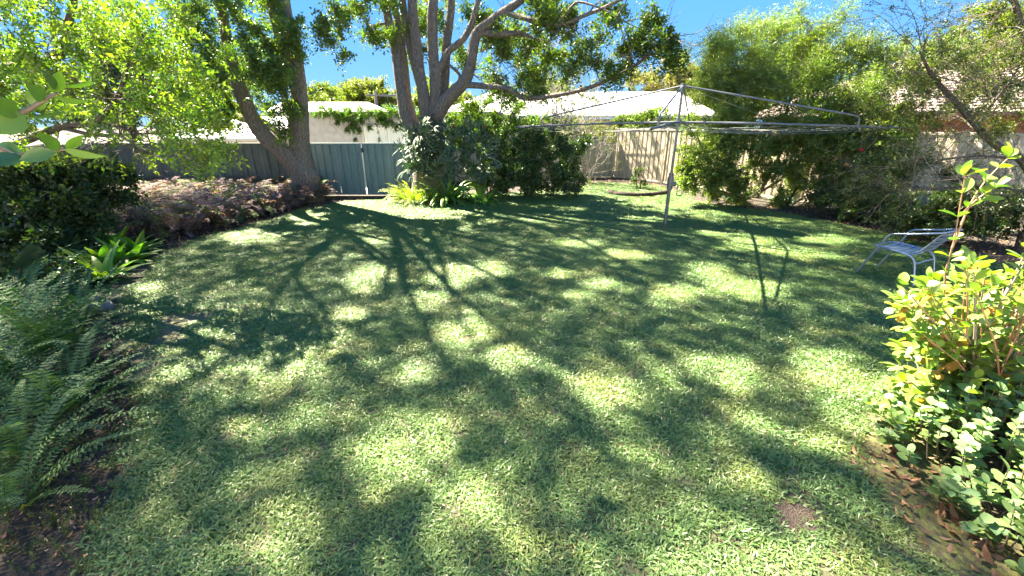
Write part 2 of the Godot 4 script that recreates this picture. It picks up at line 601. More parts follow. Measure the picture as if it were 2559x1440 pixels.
func within(list: Array, p: Vector2, uneven := 1.0) -> bool:
	# uneven ellipses
	var wob := uneven * 1.9 * ragged.get_noise_2d(p.x, p.y) + uneven * 1.3 * ragged.get_noise_2d(p.x * 2.7 + 30, p.y * 2.7)
	for q in list:
		var d: Vector2 = p - q[0]
		var a: Vector2 = q[1]
		var b: Vector2 = q[2]
		var det := a.cross(b)
		var s := d.cross(b) / det
		var t := a.cross(d) / det
		if s * s + t * t < 1.0 + wob:
			return true
	return false

func build_grass() -> void:
	var tufts := []
	for k in 8:
		var mb := MB.new()
		for b in 150:
			var a := R(0, TAU)
			var r := sqrt(R(0, 1)) * 0.1
			var o := Vector3(cos(a) * r, R(-0.004, 0.012), sin(a) * r)
			var h := R(0, TAU)
			var el := R(0.02, 0.72)
			var d := Vector3(cos(h) * cos(el), sin(el), sin(h) * cos(el))
			var side := d.cross(Vector3.UP).normalized().rotated(d, R(-0.7, 0.7))
			var up := side.cross(d)
			var L := R(0.022, 0.046)
			var W := R(0.005, 0.0078)
			var m := o + d * L * 0.55
			var tip := o + d * L - Vector3(0, R(0.0, 0.35) * L, 0)
			var g := R(0.65, 1.3)
			var col := Color(g * R(0.9, 1.15), g, g * R(0.85, 1.2))
			if R(0, 1) < 0.03:
				col = Color(1.7, 1.15, 0.95) * R(0.6, 1.0)
			var s := side * W * 0.5
			mb.quad(o - s * 0.7, m - s, m + s, o + s * 0.7, col)
			mb.tri(m - s, tip, m + s, col)
		tufts.append(mb.mesh())
	var xf := [[], [], [], [], [], [], [], []]
	var cs := [[], [], [], [], [], [], [], []]
	var lo := Vector2(1e9, 1e9)
	var hi := -lo
	for p in lawn:
		lo = lo.min(p)
		hi = hi.max(p)
	var step := 0.105
	var patch := FastNoiseLite.new()
	patch.seed = 11
	patch.frequency = 0.55
	var f := lo.y
	while f < hi.y:
		var x := lo.x
		while x < hi.x:
			var p := Vector2(x + R(-0.06, 0.06), f + R(-0.06, 0.06))
			x += step
			if p.y < 0.3 or absf(p.x) > 1.35 * p.y + 1.2:
				continue
			var edge := p + Vector2(R(-0.09, 0.09), R(-0.09, 0.09))
			if not Geometry2D.is_point_in_polygon(edge, lawn) or within(bare, p, 0.35):
				continue
			# thin, worn turf along the shaded left border
			var thin := patch.get_noise_2d(p.x * 3 + 40, p.y * 3)
			if p.x < -2.2 - 0.28 * p.y and p.y < 4.4 and thin > -0.05:
				continue
			if patch.get_noise_2d(p.x * 4.5 + 200, p.y * 4.5) > 0.52 and R(0, 1) < 0.7:
				continue        # worn spots
			var k := rng.randi() % 8
			var n := patch.get_noise_2d(p.x, p.y)
			var yel := clampf(patch.get_noise_2d(p.x * 2.3 + 90, p.y * 2.3) * 1.6, 0, 1)
			var c := Color(0.138 + 0.03 * n, 0.228 + 0.03 * n, 0.07).lerp(Color(0.24, 0.26, 0.075), yel * 0.7)
			var sc := R(0.85, 1.2)
			xf[k].append(Transform3D(Basis(Vector3.UP, R(0, TAU)).scaled(Vector3(sc, sc * R(0.8, 1.15), sc)), Vector3(p.x, 0.008, -p.y)))
			cs[k].append(c)
		f += step
	var root := Node3D.new()
	root.name = "lawn_grass"
	add_child(root)
	tag(root, "short broad-bladed green lawn grass under dappled shade", "grass", "", "stuff")
	for k in 8:
		scatter("grass_blades", tufts[k], M.grass, xf[k], cs[k], root)

# ------------------------------------------------------------------ fences
func ribbed(w: float, h: float, pitch: float, depth: float) -> ArrayMesh:
	# sheet of trapezoid-ribbed steel, x from 0 to w, y from 0 to h
	var mb := MB.new()
	var pts := []
	var x := 0.0
	while x < w - 0.001:
		pts.append(Vector2(x, 0))
		pts.append(Vector2(minf(w, x + pitch * 0.66), 0))
		pts.append(Vector2(minf(w, x + pitch * 0.72), depth))
		pts.append(Vector2(minf(w, x + pitch * 0.94), depth))
		x += pitch
	pts.append(Vector2(w, 0))
	for k in pts.size() - 1:
		var a: Vector2 = pts[k]
		var b: Vector2 = pts[k + 1]
		if b.x - a.x < 0.0005:
			continue
		for s in [0.0, 0.0012]:
			mb.quad(Vector3(a.x, 0, -a.y - s), Vector3(a.x, h, -a.y - s), Vector3(b.x, h, -b.y - s), Vector3(b.x, 0, -b.y - s))
	return mb.mesh()

func boxm(s: Vector3) -> ArrayMesh:
	# box with small chamfers, centred
	var mb := MB.new()
	var c := minf(0.006, minf(s.x, minf(s.y, s.z)) * 0.2)
	var h := s / 2
	var ring := func(z: float, q: float) -> Array:
		return [Vector3(-h.x + c + q, -h.y + q, z), Vector3(h.x - c - q, -h.y + q, z), Vector3(h.x - q, -h.y + c + q, z), Vector3(h.x - q, h.y - c - q, z), Vector3(h.x - c - q, h.y - q, z), Vector3(-h.x + c + q, h.y - q, z), Vector3(-h.x + q, h.y - c - q, z), Vector3(-h.x + q, -h.y + c + q, z)]
	var rs := [ring.call(-h.z, c), ring.call(-h.z + c, 0.0), ring.call(h.z - c, 0.0), ring.call(h.z, c)]
	for k in 3:
		for j in 8:
			mb.quad(rs[k][j], rs[k][(j + 1) % 8], rs[k + 1][(j + 1) % 8], rs[k + 1][j])
	for j in range(1, 7):
		mb.tri(rs[0][0], rs[0][j + 1], rs[0][j])
		mb.tri(rs[3][0], rs[3][j], rs[3][j + 1])
	return mb.mesh()

func piece(m: Mesh, called: String, mat: Material, parent: Node3D, xf: Transform3D) -> MeshInstance3D:
	var o := put(m, called, mat, parent, true)
	o.transform = xf
	return o

func fence(called: String, label: String, category: String, a: Vector2, b: Vector2, h: float, sheet_w: float, pitch: float, mat: Material, h2 := -1.0, lift := 0.03) -> Node3D:
	# ribbed steel sheets between posts, from a to b (x, forward)
	var root := thing(called, label, category, Vector3(a.x, 0, -a.y), "")
	var length := a.distance_to(b)
	var dir := Vector3(b.x - a.x, 0, -(b.y - a.y)).normalized()
	root.basis = Basis(dir, Vector3.UP, dir.cross(Vector3.UP))
	var bays := maxi(1, roundi(length / (sheet_w * 3)))
	var bw := length / bays
	var per := 3
	for k in bays:
		var hh := h if h2 < 0 else lerpf(h, h2, (k + 0.5) / bays)
		var sm := ribbed(bw / per - 0.002, hh - 0.06 - lift, pitch, 0.028)
		for s in per:
			piece(sm, "steel_sheet", mat, root, Transform3D(Basis(), Vector3(k * bw + s * bw / per, lift + 0.02, 0)))
		var rail := boxm(Vector3(bw - 0.062, 0.055, 0.05))
		piece(rail, "top_rail", mat, root, Transform3D(Basis(), Vector3(k * bw + bw / 2, hh - 0.03, -0.012)))
		piece(rail, "bottom_rail", mat, root, Transform3D(Basis(), Vector3(k * bw + bw / 2, lift + 0.02, -0.012)))
	for k in bays + 1:
		var hh := h if h2 < 0 else lerpf(h, h2, clampf((k + 0.5) / bays, 0, 1))
		piece(boxm(Vector3(0.06, hh + 0.03, 0.062)), "post", mat, root, Transform3D(Basis(), Vector3(k * bw, (hh + 0.03) / 2, -0.012)))
	return root

func build_fences() -> void:
	var gx := func(u: float, f: float) -> float: return P(u, 357, f).x
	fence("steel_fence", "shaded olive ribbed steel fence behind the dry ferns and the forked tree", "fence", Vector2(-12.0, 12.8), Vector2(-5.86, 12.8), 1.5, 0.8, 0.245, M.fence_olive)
	# the pair of teal gates
	var gate := thing("steel_gate", "teal ribbed steel double gate between the two big trees", "gate", Vector3(-5.80, 0, -12.8))
	var w := 1.46
	for k in 2:
		var leafn := Node3D.new()
		leafn.name = "gate_leaf"
		gate.add_child(leafn, true)
		leafn.position = Vector3(k * (w + 0.04), 0.04, 0)
		for s in 2:
			var sm := ribbed(w / 2 - 0.002, 1.4, 0.208, 0.028)
			piece(sm, "steel_sheet", M.fence_teal, leafn, Transform3D(Basis(), Vector3(s * w / 2, 0.02, 0)))
		for y in [0.02, 1.43]:
			piece(boxm(Vector3(w, 0.055, 0.045)), "rail", M.fence_teal, leafn, Transform3D(Basis(), Vector3(w / 2, y, -0.01)))
		for x in [0.022, w - 0.022]:
			piece(boxm(Vector3(0.042, 1.39, 0.05)), "stile", M.fence_teal, leafn, Transform3D(Basis(), Vector3(x, 0.725, -0.01)))
	piece(boxm(Vector3(0.05, 0.12, 0.05)), "latch", M.cap, gate, Transform3D(Basis(), Vector3(w + 0.05, 1.30, 0.045)))
	piece(boxm(Vector3(0.012, 0.5, 0.012)), "drop_bolt", M.galv, gate, Transform3D(Basis(), Vector3(w + 0.09, 0.36, 0.05)))
	for x in [-0.04, w * 2 + 0.08]:
		piece(boxm(Vector3(0.075, 1.58, 0.075)), "post", M.fence_teal, gate, Transform3D(Basis(), Vector3(x, 0.79, -0.01)))
	fence("steel_fence", "short teal fence return beside the gate, behind the many-stemmed tree", "fence", Vector2(-2.70, 12.8), Vector2(-2.0, 16.9), 1.5, 0.8, 0.2, M.fence_teal)
	fence("steel_fence", "grey-green ribbed fence at the back corner behind the twiggy shrub", "fence", Vector2(-2.0, 16.95), Vector2(4.0, 17.5), 1.55, 0.8, 0.2, M.fence_grey)
	fence("steel_fence", "cream ribbed steel fence along the side of the garden behind the clothesline", "fence", Vector2(4.05, 17.6), Vector2(10.6, 7.2), 1.84, 0.8, 0.2, M.fence_cream)
	fence("steel_fence", "pale side fence glimpsed behind the bushes at the far end of the fern bed", "fence", Vector2(-12.05, 5.0), Vector2(-12.05, 12.75), 1.5, 0.8, 0.2, M.fence_cream)

# ------------------------------------------------------------------ neighbouring buildings
func slab(a: Vector3, b: Vector3, c: Vector3, d: Vector3, thick: float, ribs := 0.0, run := Vector3.ZERO) -> ArrayMesh:
	# a sloping roof sheet a-b along the eave, d-c along the ridge
	var mb := MB.new()
	var n := (b - a).cross(d - a).normalized()
	if n.y < 0:
		n = -n
	var lo := n * -thick
	mb.quad(a, d, c, b)
	mb.quad(a + lo, b + lo, c + lo, d + lo)
	mb.quad(a, b, b + lo, a + lo)
	mb.quad(b, c, c + lo, b + lo)
	mb.quad(c, d, d + lo, c + lo)
	mb.quad(d, a, a + lo, d + lo)
	if ribs > 0:
		var cnt := int(a.distance_to(b) / ribs)
		for k in range(1, cnt):
			var t := float(k) / cnt
			var p := a.lerp(b, t) + n * 0.002
			var q := d.lerp(c, t) + n * 0.002
			var s := (b - a).normalized() * 0.02
			var u := n * 0.028
			mb.quad(p - s, q - s, q + u, p + u)
			mb.quad(p + u, q + u, q + s, p + s)
	return mb.mesh()

func build_neighbours() -> void:
	# rendered garage beyond the gates
	var o := P(768, 300, 16.2)
	var g := thing("garage", "cream rendered flat garage with white panelled doors beyond the teal gate", "garage", Vector3(o.x - 0.6, 0, -16.2))
	var top := P(900, 286, 16.2).y
	piece(boxm(Vector3(7.4, top, 4.5)), "wall", M.render, g, Transform3D(Basis(), Vector3(3.7, top / 2, -2.25)))
	piece(boxm(Vector3(7.6, 0.09, 4.7)), "parapet_cap", M.render, g, Transform3D(Basis(), Vector3(3.7, top + 0.046, -2.25)))
	var dl := P(908, 318, 16.2)
	var dr := P(1026, 318, 16.2)
	var dw := (dr.x - dl.x)
	for k in 2:
		var door := Node3D.new()
		door.name = "door"
		g.add_child(door, true)
		door.position = Vector3(dl.x - g.position.x + k * dw / 2, 0, 0.03)
		piece(boxm(Vector3(dw / 2 - 0.012, dl.y, 0.04)), "door_leaf", M.white, door, Transform3D(Basis(), Vector3(dw / 4, dl.y / 2, 0)))
		for y in [dl.y - 0.28, dl.y - 0.92]:
			for fr in [[dw / 4, y + 0.27, dw / 2 - 0.14, 0.05], [dw / 4, y - 0.27, dw / 2 - 0.14, 0.05], [0.1, y, 0.05, 0.5], [dw / 2 - 0.1, y, 0.05, 0.5]]:
				piece(boxm(Vector3(fr[2], fr[3], 0.02)), "panel_moulding", M.white, door, Transform3D(Basis(), Vector3(fr[0], fr[1], 0.03)))
	for fr in [[dw / 2, dl.y + 0.04, dw + 0.16, 0.075], [-0.04, dl.y / 2, 0.075, dl.y], [dw + 0.04, dl.y / 2, 0.075, dl.y]]:
		piece(boxm(Vector3(fr[2], fr[3], 0.07)), "door_frame", M.cream, g, Transform3D(Basis(), Vector3(dl.x - g.position.x + fr[0], fr[1], 0.036)))
	# vine along the garage top
	var vn := thing("vine", "leafy green creeper trailing over the top of the cream garage wall", "vine", Vector3(-4.6, top, -16.1))
	var cl := Cloud.new()
	for k in 46:
		var u := 795 + k * 6.6
		blob(cl, "vine", P(u, 281 + R(-4, 4), 16.1), Vector3(0.22, 0.11, 0.2), 26, Color(0.10, 0.19, 0.035), 0.9, 0.5)
	for q in [[880, 300, 34, 18, 170], [905, 318, 16, 18, 60], [980, 300, 26, 16, 120], [850, 292, 18, 10, 60], [1010, 298, 18, 12, 50], [885, 335, 7, 16, 18], [945, 330, 3, 14, 10], [985, 322, 5, 12, 14], [1022, 312, 10, 14, 30]]:
		var p := P(q[0], q[1], 16.08)
		blob(cl, "vine", p, Vector3(q[2] * 0.0145, q[3] * 0.0145, 0.1), q[4], Color(0.075, 0.16, 0.03), 0.8, 0.9)
	settle(cl, "foliage", M.leaf_soft, vn)
	var mv := MB.new()
	for k in 10:
		var u := 820 + k * 22 + R(-8, 8)
		var path := []
		var rad := []
		var p := P(u, 284, 16.15)
		for s in 7:
			path.append(Vector3(p.x + s * R(-0.06, 0.06), p.y - s * R(0.08, 0.13), -16.17 + 0.02))
			rad.append(0.008 - s * 0.001)
		mv.tube(path, rad, 4)
	put(mv.mesh(), "stems", M.twig, vn)
	# house with a long pale metal roof
	var hs := thing("pale_roofed_house", "neighbouring house under a long pale metal hip roof past the back corner", "house", Vector3(4, 0, -29))
	var ey := 2.5
	var x0 := -5.0
	var x1 := 12.6
	put(slab(Vector3(x0, ey, -27.5), Vector3(x1, ey, -27.5), Vector3(x1 - 1.2, 4.05, -32), Vector3(x0 + 3.5, 4.05, -32), 0.04, 0.3), "roof", M.roof_pale, hs)
	put(slab(Vector3(x1, ey, -27.5), Vector3(x1, ey, -36.5), Vector3(x1 - 1.2, 4.05, -32.2), Vector3(x1 - 1.2, 4.05, -32), 0.04), "roof_hip", M.roof_pale, hs)
	put(slab(Vector3(x1, ey, -36.5), Vector3(x0, ey, -36.5), Vector3(x0 + 3.5, 4.05, -32), Vector3(x1 - 1.2, 4.05, -32), 0.04), "roof_back", M.roof_pale, hs)
	piece(boxm(Vector3(x1 - x0, 0.14, 0.1)), "gutter", M.white, hs, Transform3D(Basis(), Vector3((x0 + x1) / 2 - 4, ey - 0.1, 1.55)))
	piece(boxm(Vector3(x1 - x0 - 1.2, ey - 0.2, 8)), "wall", M.cream, hs, Transform3D(Basis(), Vector3((x0 + x1) / 2 - 4, ey / 2 - 0.1, -3.2)))
	for wx in [-3.0, 0.6, 3.2, 6.8, 9.5]:
		var win := piece(boxm(Vector3(1.5, 1.1, 0.06)), "window", M.white, hs, Transform3D(Basis(), Vector3(wx - 4, 1.65, 0.83)))
		piece(boxm(Vector3(0.66, 0.96, 0.03)), "pane", M.glass, win, Transform3D(Basis(), Vector3(-0.36, 0, 0.03)))
		piece(boxm(Vector3(0.66, 0.96, 0.03)), "pane", M.glass, win, Transform3D(Basis(), Vector3(0.36, 0, 0.03)))
	# low white carport roof on the left
	var cp := thing("white_roofed_shed", "low shed with a glaring white metal roof behind the olive fence", "shed", Vector3(-12, 0, -19))
	put(slab(Vector3(-12.9, 1.55, -16.6), Vector3(-9.2, 1.55, -16.6), Vector3(-9.2, 2.34, -22), Vector3(-12.9, 2.34, -22), 0.04, 0.25), "roof", M.roof_white, cp)
	piece(boxm(Vector3(3.4, 1.46, 5.0)), "wall", M.cream, cp, Transform3D(Basis(), Vector3(0.95, 0.73, -0.2)))
	piece(boxm(Vector3(3.8, 0.1, 0.08)), "gutter", M.white, cp, Transform3D(Basis(), Vector3(0.95, 1.48, 2.46)))
	# lavender grey roof behind the garage
	var lr := thing("grey_roofed_house", "small house with a lavender-grey metal hip roof above the garage creeper", "house", Vector3(-8.5, 0, -25))
	var c0 := P(800, 279, 24)
	var c1 := P(936, 279, 24)
	var yy := c0.y
	put(slab(Vector3(c0.x - 3, yy, -24), Vector3(c1.x, yy, -24), Vector3(c1.x - 1.0, yy + 0.55, -26.2), Vector3(c0.x - 3, yy + 0.55, -26.2), 0.04, 0.4), "roof", M.roof_pale, lr)
	put(slab(Vector3(c1.x, yy, -24), Vector3(c1.x, yy, -28.4), Vector3(c1.x - 1.0, yy + 0.55, -26.4), Vector3(c1.x - 1.0, yy + 0.55, -26.2), 0.04), "roof_hip", M.roof_pale, lr)
	piece(boxm(Vector3(c1.x - c0.x + 2.4, yy - 0.05, 3.6)), "wall", M.cream, lr, Transform3D(Basis(), Vector3((c0.x + c1.x) / 2 + 8.5 - 1.6, yy / 2 - 0.03, -1.0)))
	# orange brick house with a tiled roof beyond the side fence
	var bh := thing("brick_house", "orange brick house with a brown tiled roof beyond the cream side fence", "house", Vector3(17, 0, -17))
	var by := 2.35
	var bx0 := P(2262, 300, 15.6).x
	var bx1 := 30.0
	var brick := MB.new()
	var by0 := 1.2
	var row := 0
	while by0 + row * 0.086 < by - 0.12:
		var x := bx0 + (0.0 if row % 2 else -0.12)
		while x < 22.0:
			var g2 := R(0.75, 1.2)
			brick.box(Transform3D(Basis(), Vector3(x + 0.115, by0 + row * 0.086 + 0.038, -15.62)), Vector3(0.23, 0.076, 0.1), Color(0.42 * g2, 0.15 * g2 * R(0.9, 1.15), 0.055 * g2))
			x += 0.24
		row += 1
	var bm := plain(1, 1, 1, 0.9)
	bm.vertex_color_use_as_albedo = true
	put(brick.mesh(), "bricks", bm, bh).set_meta("kind", "stuff")
	piece(boxm(Vector3(bx1 - bx0, by - 0.1, 7)), "wall", M.cream, bh, Transform3D(Basis(), Vector3((bx0 + bx1) / 2 - 17, (by - 0.1) / 2, -2.13)))
	piece(boxm(Vector3(bx1 - bx0 + 0.9, 0.13, 0.1)), "gutter", plain(0.4, 0.12, 0.07, 0.5), bh, Transform3D(Basis(), Vector3((bx0 + bx1) / 2 - 17, by - 0.05, 1.85)))
	var tl := MB.new()
	var courses := 20
	var e0 := Vector3(bx0 - 0.5, by, -15.1)
	var rise := 2.1
	var runz := 5.2
	for r in courses:
		var t0 := float(r) / courses
		var z0 := -15.1 - runz * t0
		var y0 := by + rise * t0
		var xl := e0.x + 3.4 * t0 + R(-0.02, 0.02)
		var x := xl
		while x < 24.0:
			var g3 := R(0.75, 1.2)
			var cc := Color(g3, g3 * R(0.95, 1.05), g3)
			for h in 2:
				var xa := x + h * 0.15
				var hump := 0.035 if h == 0 else 0.0
				var hump2 := 0.0 if h == 0 else 0.035
				tl.quad(Vector3(xa, y0 + 0.035 + hump, z0), Vector3(xa, y0 + rise / courses + 0.01 + hump, z0 - runz / courses - 0.02), Vector3(xa + 0.15, y0 + rise / courses + 0.01 + hump2, z0 - runz / courses - 0.02), Vector3(xa + 0.15, y0 + 0.035 + hump2, z0), cc)
				tl.quad(Vector3(xa, y0, z0), Vector3(xa, y0 + 0.035 + hump, z0), Vector3(xa + 0.15, y0 + 0.035 + hump2, z0), Vector3(xa + 0.15, y0, z0), cc * 0.9)
			x += 0.3
	M.tile.vertex_color_use_as_albedo = true
	put(tl.mesh(), "roof_tiles", M.tile, bh).set_meta("kind", "stuff")
	put(slab(Vector3(bx0 - 0.5, by - 0.03, -15.12), Vector3(24, by - 0.03, -15.12), Vector3(24, by + rise - 0.04, -20.3), Vector3(bx0 + 2.9, by + rise - 0.04, -20.3), 0.05), "roof", M.tile, bh)
	put(slab(Vector3(bx0 - 0.5, by - 0.02, -25.5), Vector3(bx0 - 0.5, by - 0.02, -15.13), Vector3(bx0 + 2.9, by + rise - 0.02, -20.28), Vector3(bx0 + 2.9, by + rise - 0.02, -20.4), 0.05), "roof_hip", M.tile, bh)
	# sunlit back wall and paving of the house that the picture was taken from
	var own := thing("rear_house", "cream back wall of the house behind the viewpoint", "house", Vector3(0, 0, 3.2))
	piece(boxm(Vector3(22, 3.0, 0.3)), "wall", M.cream, own, Transform3D(Basis(), Vector3(0, 1.5, 0.4)))
	for wx in [-6.0, -1.5, 4.5]:
		var wn := piece(boxm(Vector3(1.8, 1.3, 0.06)), "window", M.white, own, Transform3D(Basis(), Vector3(wx, 1.6, 0.23)))
		piece(boxm(Vector3(1.64, 1.14, 0.03)), "pane", M.glass, wn, Transform3D(Basis(), Vector3(0, 0, -0.03)))
	var pv := put(boxm(Vector3(24, 0.06, 2.6)), "patio_paving", M.concrete)
	pv.position = Vector3(0, 0.034, 2.2)
	pv.set_meta("kind", "structure")
	var dv := sheet("driveway", PackedVector2Array([Vector2(-12, 13.3), Vector2(-2.4, 13.3), Vector2(-2.4, 16.1), Vector2(-12, 16.1)]), 0.008, M.concrete)
	dv.set_meta("kind", "structure")
	# power pole
	var pp := P(938, 236, 40)
	var pl := thing("power_pole", "thin timber power pole with a crossarm far behind the garage", "pole", Vector3(pp.x, 0, -40))
	var mb := MB.new()
	mb.tube([Vector3(pp.x, 0, -40), Vector3(pp.x, pp.y + 0.3, -40)], [0.16, 0.12], 8)
	put(mb.mesh(), "post", M.pole, pl)
	piece(boxm(Vector3(2.6, 0.14, 0.12)), "crossarm", M.pole, pl, Transform3D(Basis(Vector3.UP, 0.2), Vector3(0.6, pp.y - 0.1, 0.15)))

# ------------------------------------------------------------------ trees
func blobs(cl: Cloud, kind: String, rows: Array, base: Color, scale: float, hang: float, dense := 1.0) -> void:
	for q in rows:
		var f: float = q[2]
		var k := f / FPX * 1.0
		blob(cl, kind, P(q[0], q[1], f), Vector3(q[3] * k, q[4] * k, maxf(q[3], q[4]) * k * 0.9), int(q[5] * dense), base, scale, hang)

func far_tree(called: String, label: String, at: Vector3, h: float, r: float, base: Color, count: int, group: String, scale := 1.0, low := 0.35) -> void:
	var t := thing(called, label, "tree", at, group)
	var lean := Vector3(R(-0.4, 0.4), 0, R(-0.4, 0.4))
	limb(t, "trunk", [at, at + Vector3(0, h * 0.3, 0) + lean * 0.4, at + Vector3(0, h * 0.62, 0) + lean, at + Vector3(0, h * 0.85, 0) + lean * 1.3], [h * 0.03, h * 0.024, h * 0.014, h * 0.006], M.bark_dark, 8)
	for k in 4:
		var a := R(0, TAU)
		limb(t, "limb", [at + Vector3(0, h * R(0.35, 0.6), 0) + lean * 0.6, at + Vector3(cos(a) * r * 0.4, h * R(0.6, 0.7), sin(a) * r * 0.4), at + Vector3(cos(a) * r * 0.75, h * R(0.7, 0.85), sin(a) * r * 0.75)], [h * 0.014, h * 0.009, h * 0.004], M.bark_dark, 6)
	var cl := Cloud.new()
	var n := 11
	for k in n:
		var a := R(0, TAU)
		var y := R(low, 0.92)
		var rr := r * sqrt(R(0.05, 1)) * (1.15 - absf(y - 0.6))
		blob(cl, "far", at + lean + Vector3(cos(a) * rr * 0.75, h * y, sin(a) * rr * 0.75), Vector3(r * R(0.32, 0.5), h * R(0.08, 0.15), r * R(0.32, 0.5)), count * 3 / n, base * R(0.85, 1.15), scale, 0.15, 0.3)
	settle(cl, "crown", M.leaf_soft, t)

func build_trees() -> void:
	# ---- the forked tree on the left
	var fb := P(768, 498, 12.0)
	fb.y = 0
	var lt := thing("forked_tree", "thick grey-barked tree forking low into leaning limbs beside the teal gate", "tree", fb)
	limb(lt, "trunk", [fb + Vector3(0.06, -0.1, 0), P(768, 470, 12.0), P(752, 400, 12.0), P(745, 330, 12.0), P(748, 250, 12.0), P(738, 160, 12.0), P(720, 70, 12.1), P(705, -20, 12.2), P(690, -160, 12.3), P(700, -300, 12.0)], [0.44, 0.38, 0.30, 0.27, 0.21, 0.19, 0.17, 0.15, 0.1, 0.04], M.bark, 18, 0.2)
	limb(lt, "limb", [P(775, 450, 11.95), P(735, 408, 11.85), P(690, 365, 11.7), P(648, 325, 11.6), P(610, 250, 11.5), P(580, 160, 11.4), P(560, 60, 11.4), P(540, -80, 11.2), P(560, -220, 10.8)], [0.3, 0.25, 0.215, 0.2, 0.17, 0.14, 0.12, 0.09, 0.04], M.bark, 16, 0.2)
	limb(lt, "limb", [P(762, 415, 12.15), P(725, 380, 12.3), P(690, 335, 12.5), P(640, 300, 12.7), P(590, 290, 13.0), P(540, 230, 13.2)], [0.22, 0.19, 0.16, 0.13, 0.1, 0.05], M.bark, 12, 0.2)
	limb(lt, "limb", [P(742, 230, 12.0), P(710, 150, 11.8), P(690, 60, 11.6), P(660, -40, 11.4), P(640, -160, 11.0)], [0.15, 0.12, 0.1, 0.08, 0.03], M.bark, 10)
	# upper limbs above the picture, whose shadows fan across the lawn
	var fk := Vector3(-5.74, 4.75, -12.1)
	for q in [[0.0, 5.0, 3.2], [-1.6, 5.2, 1.7], [0.5, 6.0, 0.4], [0.6, 4.6, 2.4], [-1.0, 5.6, 3.4]]:
		var e: Vector3 = fk + Vector3(q[0], q[1], q[2])
		limb(lt, "limb", [fk, fk.lerp(e, 0.35) + rand_dir() * 0.15, fk.lerp(e, 0.7) + rand_dir() * 0.2, e], [0.085, 0.065, 0.045, 0.02], M.bark, 8)
	# ---- the many-stemmed tree
	var bb := P(1066, 475, 12.3)
	bb.y = 0
	var bt := thing("many_stemmed_tree", "tall tree with many upright grey stems fanning from one base, staghorn fern at its foot", "tree", bb)
	limb(bt, "trunk", [bb + Vector3(0, -0.1, 0), P(1068, 440, 12.3), P(1070, 370, 12.3), P(1080, 310, 12.3), P(1082, 262, 12.3)], [0.46, 0.4, 0.36, 0.30, 0.18], M.bark, 18, 0.2)
	limb(bt, "stem", [P(1058, 400, 12.2), P(1035, 345, 12.15), P(1012, 290, 12.1), P(1000, 220, 12.1), P(988, 130, 12.1), P(970, 50, 12.1), P(958, -20, 12.1), P(940, -160, 12.0), P(900, -300, 11.6)], [0.2, 0.18, 0.155, 0.14, 0.13, 0.125, 0.12, 0.09, 0.03], M.bark, 12)
	limb(bt, "stem", [P(1058, 385, 12.4), P(1040, 320, 12.4), P(1020, 250, 12.45), P(1012, 170, 12.5), P(1000, 90, 12.5), P(985, 10, 12.6), P(975, -60, 12.6), P(985, -220, 12.4)], [0.17, 0.15, 0.13, 0.12, 0.11, 0.1, 0.09, 0.03], M.bark, 12)
	limb(bt, "stem", [P(1070, 340, 12.25), P(1062, 260, 12.2), P(1050, 190, 12.2), P(1040, 110, 12.2), P(1032, 40, 12.2), P(1030, -30, 12.2), P(1040, -200, 12.0)], [0.22, 0.19, 0.17, 0.15, 0.14, 0.13, 0.04], M.bark, 12)
	limb(bt, "stem", [P(1052, 215, 12.3), P(1030, 140, 12.35), P(1015, 70, 12.4), P(1005, -10, 12.4), P(990, -120, 12.4)], [0.14, 0.12, 0.11, 0.1, 0.04], M.bark, 10)
	limb(bt, "stem", [P(1088, 330, 12.25), P(1090, 250, 12.2), P(1085, 170, 12.2), P(1080, 90, 12.2), P(1082, 10, 12.1), P(1090, -60, 12.1), P(1120, -220, 11.6)], [0.24, 0.19, 0.165, 0.15, 0.14, 0.12, 0.04], M.bark, 12)
	limb(bt, "stem", [P(1104, 270, 12.5), P(1112, 190, 12.6), P(1116, 110, 12.7), P(1126, 30, 12.8), P(1132, -40, 12.8), P(1160, -180, 12.6)], [0.17, 0.15, 0.13, 0.125, 0.11, 0.03], M.bark, 12)
	limb(bt, "bough", [P(1090, 290, 12.1), P(1120, 245, 12.0), P(1160, 205, 11.9), P(1176, 160, 11.85), P(1190, 90, 11.8), P(1220, 60, 11.7), P(1260, 30, 11.6), P(1330, -20, 11.4), P(1420, -110, 11.0)], [0.24, 0.2, 0.18, 0.15, 0.15, 0.14, 0.12, 0.09, 0.04], M.bark, 12)
	limb(bt, "bough", [P(1096, 180, 12.2), P(1120, 130, 12.15), P(1160, 95, 12.1), P(1185, 40, 12.1), P(1200, -30, 12.1)], [0.1, 0.1, 0.09, 0.08, 0.06], M.bark, 10)
	limb(bt, "bough", [P(1195, 80, 11.8), P(1250, 85, 11.6), P(1300, 84, 11.5), P(1330, 95, 11.4)], [0.11, 0.09, 0.07, 0.03], M.bark, 10)
	limb(bt, "bough", [P(1165, 212, 11.9), P(1220, 216, 11.7), P(1270, 222, 11.5), P(1310, 245, 11.3), P(1380, 240, 11.0), P(1470, 220, 10.7), P(1560, 180, 10.4), P(1620, 140, 10.2), P(1660, 90, 10.1)], [0.1, 0.085, 0.08, 0.075, 0.065, 0.055, 0.042, 0.026, 0.012], M.bark, 10)
	limb(bt, "bough", [P(1260, 30, 11.6), P(1320, 48, 11.2), P(1400, 60, 10.9), P(1470, 35, 10.6), P(1540, 5, 10.4), P(1600, -30, 10.2)], [0.08, 0.065, 0.05, 0.045, 0.04, 0.02], M.bark, 8)
	limb(bt, "bough", [P(1392, 62, 10.9), P(1430, 15, 10.7), P(1450, 5, 10.6), P(1500, 20, 10.4), P(1540, 40, 10.3)], [0.045, 0.035, 0.03, 0.02, 0.01], M.bark, 8)
